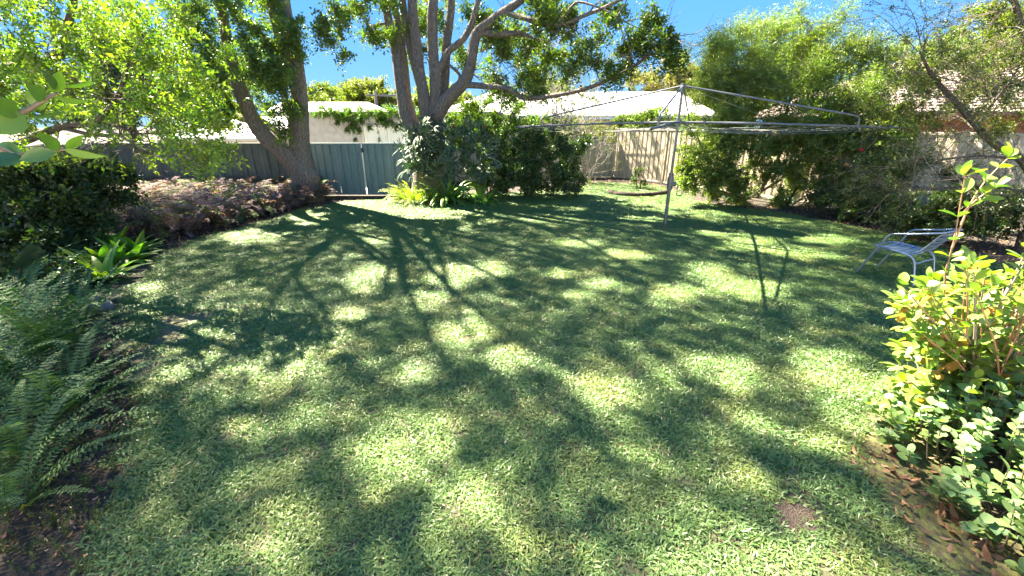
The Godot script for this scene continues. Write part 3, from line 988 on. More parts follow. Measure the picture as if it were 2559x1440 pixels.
	limb(bt, "bough", [P(1130, 235, 12.1), P(1150, 190, 12.1), P(1110, 150, 12.4), P(1118, 120, 12.6)], [0.06, 0.05, 0.04, 0.03], M.bark, 8)
	limb(bt, "bough", [P(975, 57, 12.1), P(940, 62, 12.0), P(915, 75, 11.9), P(925, 40, 11.8)], [0.04, 0.03, 0.025, 0.01], M.bark, 8)
	var tw := MB.new()
	var tips := []
	for q in [[1310, 245, 11.3], [1380, 240, 11.0], [1440, 230, 10.8], [1500, 205, 10.6], [1560, 180, 10.4], [1620, 140, 10.2], [1660, 90, 10.1], [1330, 95, 11.4], [1270, 85, 11.6], [1540, 40, 10.3], [1470, 35, 10.6], [1400, 60, 10.9], [920, 70, 11.9], [960, 20, 12.1], [1200, 130, 11.9], [1175, 175, 11.9], [1230, 217, 11.7], [1590, 160, 10.3]]:
		for k in 3:
			grow(tw, tips, P(q[0], q[1], q[2]), (rand_dir() + Vector3(0.3, 0.5, 0)).normalized(), R(0.5, 0.9), 0.013, 2, 0.7, 0.02, 2)
	put(tw.mesh(), "twigs", M.twig, bt).set_meta("kind", "stuff")
	carve = true
	var cb := Cloud.new()
	var mid := Color(0.115, 0.18, 0.038)
	blobs(cb, "camphor", [[880, 85, 11.6, 62, 45, 260], [835, 118, 11.4, 42, 34, 130], [925, 35, 11.8, 60, 45, 240], [860, 40, 11.5, 40, 34, 90], [940, 100, 12.4, 40, 30, 90], [1010, 20, 12.8, 60, 40, 120], [1060, 110, 13.4, 60, 60, 110], [1140, 60, 13.2, 70, 55, 190]], mid, 1.0, 0.5, 0.75)
	blobs(cb, "camphor", [[1235, 150, 12.9, 85, 60, 300], [1300, 110, 12.6, 80, 55, 280], [1370, 160, 12.2, 80, 60, 260], [1290, 200, 12.6, 80, 45, 200], [1190, 100, 13.0, 60, 60, 150], [1180, 250, 13.2, 50, 30, 90], [1400, 100, 12.0, 60, 40, 130]], mid, 1.0, 0.5, 0.75)
	blobs(cb, "camphor", [[1290, 30, 11.6, 90, 40, 220], [1390, 20, 11.2, 80, 36, 200], [1340, 70, 11.6, 60, 40, 160], [1480, 20, 10.9, 60, 30, 130], [1570, 30, 10.5, 40, 36, 90], [1550, 105, 10.3, 45, 40, 110], [1430, 130, 11.0, 60, 50, 130], [1440, 190, 10.8, 60, 30, 80], [1240, 60, 12.2, 60, 40, 120]], mid, 1.0, 0.6, 0.75)
	blobs(cb, "camphor", [[1655, 70, 10.1, 50, 40, 140], [1685, 110, 10.0, 30, 46, 90], [1620, 90, 10.1, 34, 30, 60], [1590, 130, 10.3, 40, 40, 80], [1690, 50, 10.0, 24, 30, 40], [1540, 160, 10.4, 50, 26, 60], [1640, 150, 10.2, 40, 22, 36], [1330, 225, 11.2, 40, 20, 40], [1505, 90, 10.5, 36, 30, 50], [985, 205, 12.0, 30, 18, 36], [965, 215, 12.0, 18, 14, 24]], mid, 1.05, 0.8, 0.8)
	# ---- crown of the forked tree
	var cf := Cloud.new()
	blobs(cf, "camphor", [[600, 60, 11.0, 100, 60, 420], [520, 110, 10.8, 80, 60, 300], [630, 170, 11.0, 80, 60, 300], [560, 220, 10.8, 70, 50, 220], [470, 40, 10.8, 70, 50, 200], [680, 240, 11.4, 60, 50, 200], [705, 290, 11.6, 36, 26, 90], [735, 215, 11.8, 34, 50, 140], [752, 60, 12.0, 20, 70, 110], [790, 220, 12.2, 34, 30, 110], [690, 110, 11.6, 46, 60, 160], [640, 30, 11.4, 60, 40, 140], [745, 150, 11.9, 18, 40, 60], [590, 290, 11.4, 40, 20, 40], [735, 260, 11.6, 26, 20, 60], [810, 240, 12.4, 22, 22, 50], [600, 130, 10.8, 50, 40, 130], [670, 190, 11.3, 40, 40, 120], [640, 250, 11.1, 40, 30, 90], [715, 110, 11.6, 30, 50, 90], [560, 20, 10.9, 60, 30, 130], [700, 30, 11.7, 30, 30, 70], [500, 220, 10.8, 60, 50, 170], [540, 280, 10.9, 50, 30, 90], [725, 180, 11.5, 26, 40, 70], [760, 130, 12.0, 14, 40, 30], [620, 210, 11.0, 60, 40, 170], [660, 130, 11.1, 46, 50, 150], [690, 210, 11.5, 40, 40, 110], [580, 260, 11.0, 40, 30, 90], [715, 235, 11.7, 30, 30, 80], [735, 90, 11.8, 20, 50, 70], [640, 80, 11.0, 50, 40, 130], [770, 250, 12.2, 30, 20, 60], [655, 290, 11.3, 30, 16, 40]], Color(0.14, 0.22, 0.06), 1.0, 0.6, 0.62)
	blobs(cf, "camphor", [[560, 150, 12.4, 100, 90, 300], [450, 180, 12.0, 70, 80, 240], [690, 180, 12.8, 60, 80, 160], [430, 280, 12.0, 70, 60, 180], [520, 290, 12.2, 50, 40, 110]], Color(0.14, 0.22, 0.06), 1.0, 0.5, 0.6)
	# ---- the light green tree close by on the left
	var nb := Vector3(-8.3, 0, -6.4)
	var nt := thing("light_green_tree", "spreading tree with bright yellow-green leaves overhanging the fern bed", "tree", nb)
	limb(nt, "trunk", [nb + Vector3(0, -0.1, 0), nb + Vector3(0.1, 0.8, 0), Vector3(-8.0, 1.7, -6.3), Vector3(-7.6, 2.6, -6.2), Vector3(-6.8, 4.0, -6.2), Vector3(-6.0, 5.2, -6.4)], [0.17, 0.14, 0.12, 0.1, 0.07, 0.03], M.bark_dark, 12)
	limb(nt, "limb", [Vector3(-8.05, 1.4, -6.3), P(20, 370, 6.0), P(150, 318, 5.7), P(230, 305, 5.5), P(290, 250, 5.3), P(318, 165, 5.2)], [0.06, 0.05, 0.042, 0.036, 0.028, 0.018], M.bark_dark, 8)
	limb(nt, "limb", [P(225, 306, 5.5), P(300, 340, 5.3), P(380, 385, 5.2), P(440, 410, 5.1)], [0.026, 0.02, 0.014, 0.006], M.twig_grey, 8)
	limb(nt, "limb", [P(285, 252, 5.3), P(340, 250, 5.3), P(420, 285, 5.2), P(500, 330, 5.1)], [0.02, 0.016, 0.012, 0.005], M.bark_dark, 8)
	limb(nt, "limb", [P(150, 318, 5.7), P(240, 338, 5.4), P(330, 335, 5.2), P(450, 330, 5.0)], [0.026, 0.02, 0.014, 0.005], M.bark_dark, 8)
	limb(nt, "limb", [Vector3(-7.6, 2.6, -6.2), P(120, 150, 5.6), P(170, 60, 5.4), P(190, -40, 5.4)], [0.06, 0.05, 0.04, 0.03], M.bark_dark, 8)
	var tn := MB.new()
	tips = []
	for q in [[230, 305, 5.5], [290, 250, 5.3], [318, 165, 5.2], [340, 250, 5.3], [420, 285, 5.2], [300, 340, 5.3], [380, 385, 5.2], [150, 318, 5.7], [120, 150, 5.6], [170, 60, 5.4], [330, 335, 5.2], [100, 240, 5.6]]:
		for k in 4:
			grow(tn, tips, P(q[0], q[1], q[2]), (rand_dir() + Vector3(0.6, 0.1, 0.2)).normalized(), R(0.3, 0.6), 0.009, 2, 0.6, -0.02, 2)
	put(tn.mesh(), "twigs", M.bark_dark, nt).set_meta("kind", "stuff")
	var cn := Cloud.new()
	var lime := Color(0.20, 0.31, 0.065)
	blobs(cn, "light", [[90, 40, 5.3, 90, 60, 330], [230, 30, 5.3, 100, 50, 350], [350, 60, 5.2, 90, 60, 330], [130, 120, 5.5, 110, 60, 330], [270, 120, 5.2, 100, 50, 330], [400, 140, 5.1, 90, 50, 270], [60, 200, 5.6, 80, 50, 200], [200, 210, 5.3, 110, 50, 300], [350, 215, 5.1, 100, 45, 280], [450, 240, 5.0, 70, 45, 200], [280, 285, 5.1, 110, 40, 240], [420, 320, 5.0, 90, 40, 240], [150, 300, 5.6, 90, 40, 180], [500, 365, 4.9, 50, 36, 130], [530, 400, 4.9, 32, 22, 70], [350, 370, 5.1, 70, 24, 100], [60, 300, 5.7, 70, 40, 130], [40, 100, 5.4, 60, 60, 160], [470, 200, 5.2, 60, 40, 130], [250, 395, 5.3, 60, 20, 60], [440, 385, 5.0, 60, 26, 100], [320, 320, 5.6, 100, 30, 150], [60, 380, 5.8, 60, 20, 80], [430, 30, 5.3, 70, 40, 230], [480, 90, 5.3, 60, 40, 180], [430, 110, 5.6, 60, 40, 130], [500, 290, 5.2, 50, 40, 120], [520, 350, 5.1, 46, 40, 130], [180, -10, 5.4, 120, 30, 200], [390, 260, 5.4, 60, 30, 110], [20, 60, 5.8, 70, 60, 330], [20, 160, 5.9, 70, 60, 330], [10, 260, 5.9, 60, 50, 220], [110, 180, 6.2, 100, 60, 260], [250, 200, 6.2, 100, 60, 220], [300, 60, 6.0, 100, 50, 220]], lime, 0.85, 0.2, 0.38)
	carve = false
	# ---- the leaf roof over the lawn, out of view above
	var canopy := [cb, cf, cn]
	var trunks := [Vector2(-2.5, 13.0), Vector2(-9.0, 12.0)]
	var boughs := [[], [], []]
	var drift := FastNoiseLite.new()
	drift.seed = 21
	drift.frequency = 1.1
	var taken := {}
	for cl in canopy:
		for kd in cl.xf:
			for x in cl.xf[kd]:
				var o: Vector3 = x.origin
				var key := Vector2i(int(floor((o.x + 0.61 * o.y) / 0.2)), int(floor((-o.z - 0.56 * o.y) / 0.2)))
				taken[key] = taken.get(key, 0) + 1
	for k in 33500:
		var g := Vector2(R(-8.0, 8.0), R(-0.5, 11.0))
		if drift.get_noise_2d(g.x, g.y) > 0.5 and g.x > -1.5:
			continue
		if g.x > 2.6 and g.y < 2.9:
			continue
		if taken.get(Vector2i(int(floor(g.x / 0.2)), int(floor(g.y / 0.2))), 0) >= 2:
			continue
		if g.y > 8.5 and R(0, 2) < g.y - 8.5:
			continue
		var y := R(9.5, 14.5)
		var p := Vector3(g.x - 0.61 * y, y, -(g.y + 0.56 * y))
		var d := (rand_dir() + Vector3(0, -0.4, 0)).normalized()
		var sc := R(0.75, 1.1)
		var clear := true
		for e in [0.0, 0.5, 1.0]:
			var q: Vector3 = p + d * 0.34 * sc * e
			if within(gaps, Vector2(q.x + 0.61 * q.y, -q.z - 0.56 * q.y)):
				clear = false
		if not clear:
			continue
		var best := 0 if trunks[0].distance_to(Vector2(p.x, -p.z)) < trunks[1].distance_to(Vector2(p.x, -p.z)) else 1
		canopy[best].add("camphor" + str(rng.randi() % 3), Transform3D(frame(d, R(0, TAU)).scaled_local(Vector3.ONE * sc), p), tint(mid))
		if k % 1300 == 0:
			boughs[best].append(p)
	# boughs that carry the high leaves, each from the top of a stem
	var tops := [[P(958, -20, 12.1), P(1030, -30, 12.2), P(1090, -60, 12.1), P(1132, -40, 12.8), P(1330, -20, 11.4), P(1200, -30, 12.1)], [P(705, -20, 12.2), P(540, -80, 11.2), P(660, -40, 11.4), P(690, -160, 12.3)]]
	for j in 2:
		for e in boughs[j]:
			var near: Vector3 = tops[j][0]
			for q in tops[j]:
				if q.distance_to(e) < near.distance_to(e):
					near = q
			var pts := [near]
			for k in [0.25, 0.5, 0.75]:
				var q: Vector3 = near.lerp(e, k) + rand_dir() * 0.45 + Vector3(0, 0.7 * sin(PI * k), 0)
				q.y = maxf(q.y, 2.6 + 0.25 * -q.z)
				pts.append(q)
			pts.append(e)
			limb([bt, lt][j], "bough", pts, [0.06, 0.045, 0.03, 0.02, 0.008], M.bark_dark, 6)
	settle(cb, "crown", M.leaf, bt)
	settle(cf, "crown", M.leaf, lt)
	settle(cn, "crown", M.leaf_soft, nt)
	# ---- trees beyond the fences
	var grp := "trees beyond the fences"
	var pale := Color(0.15, 0.19, 0.06)
	var g0 := func(u: float, f: float) -> Vector3: return Vector3(P(u, 300, f).x, 0, -f)
	far_tree("distant_tree", "round pale green tree behind the garage, left of the power pole", g0.call(850, 46), 5.2, 2.6, pale, 420, grp, 1.2)
	far_tree("distant_tree", "broad yellow-green tree just behind the power pole", g0.call(955, 44), 5.8, 2.8, Color(0.17, 0.2, 0.06), 460, grp, 1.2)
	far_tree("distant_tree", "small dark-topped pine poking above the garage skyline", g0.call(880, 60), 7.0, 1.2, Color(0.05, 0.08, 0.035), 130, grp, 1.0, 0.75)
	far_tree("distant_tree", "pale tree between the forked tree and the grey roof", g0.call(795, 40), 5.0, 2.2, pale, 330, grp, 1.2)
	far_tree("distant_tree", "thin olive gum tree behind the pale roof, left of the clothesline top", g0.call(1650, 40), 7.4, 3.0, Color(0.16, 0.16, 0.065), 480, grp, 1.1)
	far_tree("distant_tree", "yellowish gum tree behind the pale roof, right of the clothesline top", g0.call(1760, 42), 7.8, 3.2, Color(0.19, 0.18, 0.07), 520, grp, 1.1)
	far_tree("distant_tree", "tall soft green tree standing behind the feathery tree", g0.call(2290, 24), 7.2, 2.6, Color(0.14, 0.19, 0.055), 620, grp, 0.9)
	far_tree("distant_tree", "broad green tree rising over the brown tiled roof", g0.call(2480, 28), 6.9, 3.6, Color(0.13, 0.18, 0.05), 800, grp, 1.0)
	far_tree("distant_tree", "dark tree behind the white-roofed shed, leftmost beyond the olive fence", g0.call(330, 26), 6.8, 3.2, Color(0.08, 0.12, 0.04), 700, grp, 1.1)
	far_tree("distant_tree", "green tree behind the white-roofed shed, seen through the forked tree", g0.call(560, 30), 6.2, 3.4, Color(0.12, 0.17, 0.05), 600, grp, 1.1)
	far_tree("distant_tree", "leafy tree beyond the pale side fence at the garden's fern end", Vector3(-16, 0, -11), 5.5, 2.6, Color(0.08, 0.13, 0.035), 650, grp, 0.9)
	far_tree("distant_tree", "pale tree behind the many stems, above the garage end", g0.call(1130, 38), 5.6, 3.0, Color(0.16, 0.2, 0.06), 500, grp, 1.2)
	far_tree("distant_tree", "faint green tree over the pale roof ridge", g0.call(1380, 48), 6.2, 3.4, Color(0.14, 0.18, 0.06), 480, grp, 1.3)
	far_tree("distant_tree", "grey-green tree far behind the feathery tree's foot", g0.call(1950, 30), 6.6, 3.6, Color(0.12, 0.17, 0.05), 620, grp, 1.1)

# ------------------------------------------------------------------ shrubs
func shrub(called: String, label: String, base: Vector3, stems: int, h: float, spread: float, mat_stem: Material) -> Node3D:
	var t := thing(called, label, "shrub", base)
	for k in stems:
		var a := R(0, TAU)
		var r := spread * R(0.3, 0.9)
		var e := base + Vector3(cos(a) * r, h * R(0.6, 0.9), sin(a) * r)
		limb(t, "stem", [base + Vector3(cos(a) * 0.08, -0.05, sin(a) * 0.08), base.lerp(e, 0.5) + Vector3(R(-0.1, 0.1), h * 0.08, R(-0.1, 0.1)), e], [0.022, 0.016, 0.006], mat_stem, 6, 0.05)
	return t

func build_shrubs() -> void:
	# bright shrub behind the staghorn
	var s := shrub("leafy_shrub", "bright green leafy shrub behind the staghorn fern and the dark camellia", Vector3(P(1220, 400, 13.6).x, 0, -13.6), 7, 2.2, 0.9, M.twig)
	var c := Cloud.new()
	blobs(c, "camellia", [[1165, 300, 13.4, 50, 40, 260], [1230, 300, 13.6, 60, 34, 260], [1200, 345, 13.3, 60, 40, 260], [1280, 335, 13.4, 60, 40, 240], [1330, 320, 13.8, 44, 34, 140], [1260, 275, 13.9, 50, 24, 110], [1130, 325, 13.2, 24, 36, 80], [1360, 370, 13.2, 40, 36, 110]], Color(0.095, 0.17, 0.03), 1.0, 0.15)
	settle(c, "foliage", M.leaf, s)
	# dark camellia
	s = shrub("camellia_bush", "dense dark glossy camellia bush with a few red blooms beside the ferns", Vector3(P(1320, 470, 12.6).x, 0, -12.9), 9, 1.5, 0.9, M.twig)
	c = Cloud.new()
	blobs(c, "camellia", [[1270, 385, 12.5, 60, 46, 260], [1340, 375, 12.4, 60, 46, 260], [1400, 390, 12.6, 50, 46, 230], [1280, 430, 12.3, 60, 40, 240], [1350, 430, 12.3, 60, 44, 240], [1410, 440, 12.5, 40, 34, 150], [1310, 465, 12.3, 60, 22, 120], [1390, 466, 12.4, 44, 18, 100], [1235, 420, 12.4, 46, 46, 190], [1225, 465, 12.2, 40, 18, 90], [1435, 400, 12.9, 26, 40, 100], [1440, 450, 12.9, 22, 26, 70], [1410, 350, 12.7, 50, 26, 120], [1350, 345, 12.6, 50, 24, 110], [1250, 350, 12.7, 50, 26, 110]], Color(0.062, 0.115, 0.034), 1.0, 0.1)
	var sm := MB.new()
	var shoots := []
	for k in 26:
		grow(sm, shoots, P(R(1220, 1450), R(340, 420), R(12.3, 12.8)), Vector3(R(-0.6, 0.6), 1, R(0, 0.5)).normalized(), R(0.3, 0.6), 0.006, 1, 0.5, 0.05, 2)
	put(sm.mesh(), "shoots", M.twig, s).set_meta("kind", "stuff")
	for t in shoots:
		c.add("camellia" + str(rng.randi() % 3), Transform3D(frame(t[1] + rand_dir() * 0.3, R(0, TAU)), t[0] - t[1] * 0.1), tint(Color(0.062, 0.115, 0.034)))
	settle(c, "foliage", M.leaf_gloss, s)
	for q in [[1281, 399, 12.15], [1210, 318, 12.0]]:
		bloom(s, P(q[0], q[1], q[2]), 0.05, Color(0.5, 0.04, 0.03))
	# twiggy leaning shrub
	s = thing("twiggy_shrub", "thin twiggy shrub with bare leaning stems before the grey-green corner fence", "shrub", Vector3(P(1465, 450, 15.6).x, 0, -15.6))
	var mb := MB.new()
	var tips := []
	for k in 16:
		grow(mb, tips, s.position + Vector3(R(-0.25, 0.25), 0, R(-0.2, 0.2)), Vector3(R(-0.35, 0.6), 1, R(-0.2, 0.2)).normalized(), R(1.5, 2.3), 0.014, 2, 0.35, 0.02, 3)
	put(mb.mesh(), "stems", M.twig_grey, s).set_meta("kind", "stuff")
	c = Cloud.new()
	for t in tips:
		if R(0, 1) < 0.5:
			c.add("small" + str(rng.randi() % 3), Transform3D(frame(t[1] + rand_dir() * 0.4, R(0, TAU)).scaled_local(Vector3.ONE * R(0.8, 1.3)), t[0]), tint(Color(0.12, 0.15, 0.045)))
	settle(c, "foliage", M.leaf_soft, s)
	# another stand of thin stems behind the camellia
	s = thing("bare_stemmed_shrub", "tall loose shrub of thin upright stems behind the dark camellia", "shrub", Vector3(P(1370, 440, 14.6).x, 0, -14.6))
	mb = MB.new()
	tips = []
	for k in 10:
		grow(mb, tips, s.position + Vector3(R(-0.4, 0.4), 0, R(-0.2, 0.2)), Vector3(R(-0.2, 0.3), 1, R(-0.15, 0.15)).normalized(), R(2.0, 2.8), 0.014, 2, 0.3, 0.03, 3)
	put(mb.mesh(), "stems", M.twig_grey, s).set_meta("kind", "stuff")
	c = Cloud.new()
	for t in tips:
		if R(0, 1) < 0.75:
			c.add("small" + str(rng.randi() % 3), Transform3D(frame(t[1] + rand_dir() * 0.4, R(0, TAU)).scaled_local(Vector3.ONE * R(0.8, 1.4)), t[0]), tint(Color(0.075, 0.12, 0.035)))
	settle(c, "foliage", M.leaf_soft, s)
	s = thing("slender_tree", "slender twiggy tree standing just beyond the grey-green corner fence", "tree", Vector3(1.9, 0, -19.2))
	mb = MB.new()
	tips = []
	for k in 7:
		grow(mb, tips, s.position + Vector3(R(-0.3, 0.3), 0, R(-0.3, 0.3)), Vector3(R(-0.2, 0.35), 1, R(-0.15, 0.15)).normalized(), R(2.6, 3.6), 0.028, 3, 0.3, 0.05, 3)
	put(mb.mesh(), "stems", M.twig_grey, s).set_meta("kind", "stuff")
	c = Cloud.new()
	for t in tips:
		if t[0].y > 1.9:
			for k in 2:
				c.add("camellia" + str(rng.randi() % 3), Transform3D(frame(t[1] + rand_dir() * 0.6, R(0, TAU)).scaled_local(Vector3.ONE * R(0.8, 1.3)), t[0] + rand_dir() * 0.12), tint(Color(0.13, 0.18, 0.05)))
	settle(c, "crown", M.leaf_soft, s)
	# low green tops seen over the corner fence
	s = shrub("hedge_shrub", "rounded light green shrub beyond the cream fence below the clothesline hub", Vector3(P(1630, 320, 19.5).x, 0, -19.5), 5, 1.9, 0.8, M.twig)
	c = Cloud.new()
	blobs(c, "camellia", [[1600, 305, 19.5, 50, 22, 300], [1660, 300, 19.5, 40, 20, 240], [1560, 315, 19.6, 30, 16, 120], [1710, 308, 19.6, 30, 16, 120]], Color(0.13, 0.2, 0.045), 1.3, 0.1)
	settle(c, "foliage", M.leaf_soft, s)
	s = shrub("hedge_shrub", "yellow-green bush lit by sun just beyond the grey-green corner fence", Vector3(P(1480, 320, 19.6).x, 0, -19.8), 5, 1.6, 0.8, M.twig)
	c = Cloud.new()
	blobs(c, "camellia", [[1480, 335, 19.6, 40, 14, 220], [1420, 330, 19.6, 30, 14, 160], [1530, 335, 19.8, 20, 14, 110]], Color(0.26, 0.26, 0.05), 1.3, 0.1)
	settle(c, "foliage", M.leaf_soft, s)
	# ---- the feathery tree by the side fence
	var fb := G(1880, 495)
	var ft := thing("feathery_tree", "big soft feathery light green tree drooping beside the clothesline", "tree", fb)
	for q in [[1800, 330, 11.8, 1760, 180], [1880, 300, 11.9, 1900, 110], [1960, 300, 11.7, 2030, 60], [2050, 320, 11.5, 2120, 150], [1760, 400, 11.6, 1740, 330], [2100, 380, 11.2, 2200, 240]]:
		limb(ft, "stem", [fb + Vector3(R(-0.4, 0.4), -0.05, R(-0.2, 0.2)), P(q[0], q[1] + 60, q[2]), P(q[0], q[1], q[2]), P(q[3], q[4], q[2])], [0.06, 0.045, 0.035, 0.012], M.bark_dark, 8)
	c = Cloud.new()
	blobs(c, "feather", [[1780, 150, 11.8, 50, 40, 90], [1850, 120, 11.9, 70, 40, 150], [1930, 110, 12.0, 70, 50, 170], [2010, 70, 12.0, 50, 40, 90], [2060, 110, 11.8, 60, 40, 110], [1820, 190, 11.6, 70, 40, 150], [2120, 150, 11.6, 60, 40, 110], [2180, 170, 11.4, 50, 40, 80], [1990, 160, 11.7, 80, 40, 160], [1780, 210, 11.7, 40, 40, 90], [2030, 25, 12.0, 26, 26, 26], [2085, 60, 11.9, 24, 24, 24], [1745, 140, 11.8, 24, 20, 22], [1905, 70, 12.0, 30, 20, 26], [2230, 110, 11.4, 30, 30, 36], [2250, 180, 11.2, 40, 36, 60], [2110, 20, 12.0, 10, 20, 8]], Color(0.175, 0.245, 0.07), 0.95, 0.25, 0.85)
	blobs(c, "feather", [[1850, 240, 11.3, 90, 50, 210], [1950, 230, 11.3, 90, 50, 220], [2050, 220, 11.2, 80, 50, 190], [2140, 240, 11.0, 70, 50, 150], [1780, 290, 11.2, 60, 50, 150], [1880, 310, 11.1, 80, 50, 190], [1980, 310, 11.1, 80, 50, 190], [2080, 300, 11.0, 70, 50, 160], [2180, 300, 10.8, 60, 50, 120], [1760, 350, 11.2, 46, 50, 130]], Color(0.175, 0.245, 0.07), 1.0, 0.35, 0.75)
	blobs(c, "small", [[1760, 400, 11.2, 50, 50, 190], [1800, 430, 11.2, 56, 40, 190], [1850, 380, 11.0, 60, 50, 180], [1930, 380, 11.1, 60, 50, 160], [1900, 440, 11.2, 60, 34, 120], [1990, 400, 11.0, 60, 50, 150], [2070, 380, 10.8, 60, 50, 140], [1745, 460, 11.2, 36, 30, 120], [1830, 470, 11.3, 50, 22, 80], [2010, 460, 11.2, 40, 34, 70], [2150, 370, 10.6, 50, 40, 90], [1970, 480, 11.3, 36, 20, 40]], Color(0.175, 0.245, 0.07), 1.3, 0.3, 1.25)
	blobs(c, "small", [[2020, 340, 10.8, 60, 40, 160], [2100, 340, 10.6, 60, 40, 160], [2180, 350, 10.3, 60, 40, 160], [2240, 330, 10.1, 50, 40, 120], [2080, 430, 10.6, 50, 40, 120], [2150, 430, 10.4, 50, 40, 110], [2210, 410, 10.0, 50, 40, 110], [2040, 480, 10.8, 40, 24, 70], [2120, 490, 10.5, 50, 26, 80], [1890, 490, 11.2, 60, 20, 80]], Color(0.175, 0.245, 0.07), 1.3, 0.3, 1.1)
	blobs(c, "small", [[1845, 440, 10.9, 36, 26, 90], [1735, 430, 11.1, 30, 40, 90], [1745, 360, 11.0, 34, 40, 90]], Color(0.175, 0.245, 0.07), 1.3, 0.3, 1.25)
	settle(c, "crown", M.leaf_soft, ft)
	# ---- fine-twigged tree on the right
	var rb := Vector3(8.6, 0, -6.9)
	var rt := thing("fine_twigged_tree", "sparse tree of fine layered twigs with a few pink blooms before the brick house", "tree", rb)
	var pts := [rb + Vector3(0, -0.1, 0), Vector3(8.45, 0.9, -6.95), P(2559, 405, 7.0), P(2480, 355, 7.0), P(2420, 290, 7.0), P(2370, 235, 7.0), P(2330, 190, 7.0), P(2300, 130, 6.9)]
	limb(rt, "trunk", pts, [0.085, 0.075, 0.062, 0.055, 0.046, 0.038, 0.028, 0.012], M.bark_dark, 10)
	limb(rt, "limb", [Vector3(8.5, 0.8, -6.9), P(2590, 330, 6.9), P(2570, 150, 6.8), P(2540, 20, 6.7), P(2500, -120, 6.6)], [0.06, 0.05, 0.04, 0.035, 0.02], M.bark_dark, 8)
	limb(rt, "limb", [P(2440, 320, 7.0), P(2480, 260, 6.9), P(2520, 210, 6.8), P(2550, 160, 6.7)], [0.025, 0.02, 0.014, 0.008], M.bark_dark, 6)
	limb(rt, "limb", [P(2556, 400, 7.0), P(2460, 390, 6.7), P(2350, 400, 6.4), P(2270, 420, 6.2)], [0.025, 0.02, 0.014, 0.006], M.bark_dark, 6)
	limb(rt, "limb", [Vector3(8.45, 0.9, -6.9), P(2520, 470, 6.4), P(2420, 470, 6.3), P(2300, 470, 6.2), P(2200, 440, 6.2)], [0.03, 0.022, 0.016, 0.01, 0.005], M.bark_dark, 6)
	mb = MB.new()
	tips = []
	for q in [[2420, 290, 7.0], [2370, 235, 7.0], [2330, 190, 7.0], [2300, 130, 6.9], [2480, 355, 7.0], [2460, 390, 6.7], [2350, 400, 6.4], [2300, 470, 6.2], [2480, 260, 6.9], [2540, 210, 6.8], [2570, 150, 6.8], [2540, 20, 6.7], [2560, 80, 6.7], [2420, 470, 6.3], [2250, 450, 6.2], [2270, 420, 6.2]]:
		for k in 5:
			if k > 2:
				continue
			var d := Vector3(R(-1, 0.35), R(-0.15, 0.35), R(-0.5, 0.5)).normalized()
			grow(mb, tips, P(q[0] + R(-10, 10), q[1] + R(-10, 10), q[2]), d, R(0.5, 0.95), 0.0085, 3, 0.55, 0.0, 3)
	put(mb.mesh(), "twigs", M.twig, rt).set_meta("kind", "stuff")
	c = Cloud.new()
	for t in tips:
		if R(0, 1) < 0.8:
			c.add("tiny" + str(rng.randi() % 3), Transform3D(frame(t[1] + rand_dir() * 0.5, R(0, TAU)).scaled_local(Vector3.ONE * R(0.8, 1.4)), t[0]), tint(Color(0.085, 0.125, 0.045)))
	blobs(c, "tiny", [[2240, 400, 6.2, 60, 26, 130], [2300, 430, 6.2, 60, 24, 120], [2210, 450, 6.2, 50, 20, 80], [2260, 490, 6.3, 60, 20, 70], [2200, 350, 6.5, 50, 26, 70], [2400, 440, 6.3, 60, 24, 60]], Color(0.05, 0.085, 0.035), 1.2, 0.1)
	blobs(c, "tiny", [[2300, 170, 6.9, 60, 40, 90], [2400, 190, 7.0, 60, 30, 80], [2480, 150, 6.9, 60, 40, 90], [2540, 220, 6.8, 50, 40, 80], [2350, 260, 6.9, 60, 30, 80], [2450, 280, 6.9, 60, 30, 80], [2280, 300, 6.8, 60, 30, 80], [2520, 300, 6.8, 50, 30, 70], [2400, 330, 6.8, 60, 24, 60], [2540, 60, 6.8, 50, 40, 60], [2230, 250, 6.8, 50, 40, 70]], Color(0.15, 0.20, 0.055), 1.2, 0.1)
	blobs(c, "small", [[2330, 140, 9.6, 60, 40, 130], [2420, 120, 9.6, 60, 40, 130], [2500, 110, 9.4, 60, 50, 130], [2380, 200, 9.4, 60, 40, 110], [2480, 190, 9.2, 60, 40, 110], [2550, 160, 9.0, 50, 50, 110], [2300, 220, 9.6, 40, 40, 70], [2560, 60, 9.0, 60, 50, 100], [2460, 250, 9.2, 50, 30, 60]], Color(0.14, 0.19, 0.05), 1.3, 0.2)
	settle(c, "crown", M.leaf_soft, rt)
	for q in [[2309, 399, 6.1], [2117, 411, 6.3], [2152, 375, 6.3]]:
		bloom(rt, P(q[0], q[1], q[2]), 0.032, Color(0.5, 0.03, 0.07))

func bloom(parent: Node3D, at: Vector3, r: float, col: Color) -> void:
	var mb := MB.new()
	for k in 16:
		var d := (rand_dir() + Vector3(0, 0.3, 0.4)).normalized()
		var g := R(0.8, 1.2)
		mb.leaf(at, d, d.cross(rand_dir()).normalized(), r, r * 0.7, Color(col.r * g, col.g * g, col.b * g), 0.2, -0.2)
	put(mb.mesh(), "bloom", M.flower, parent)

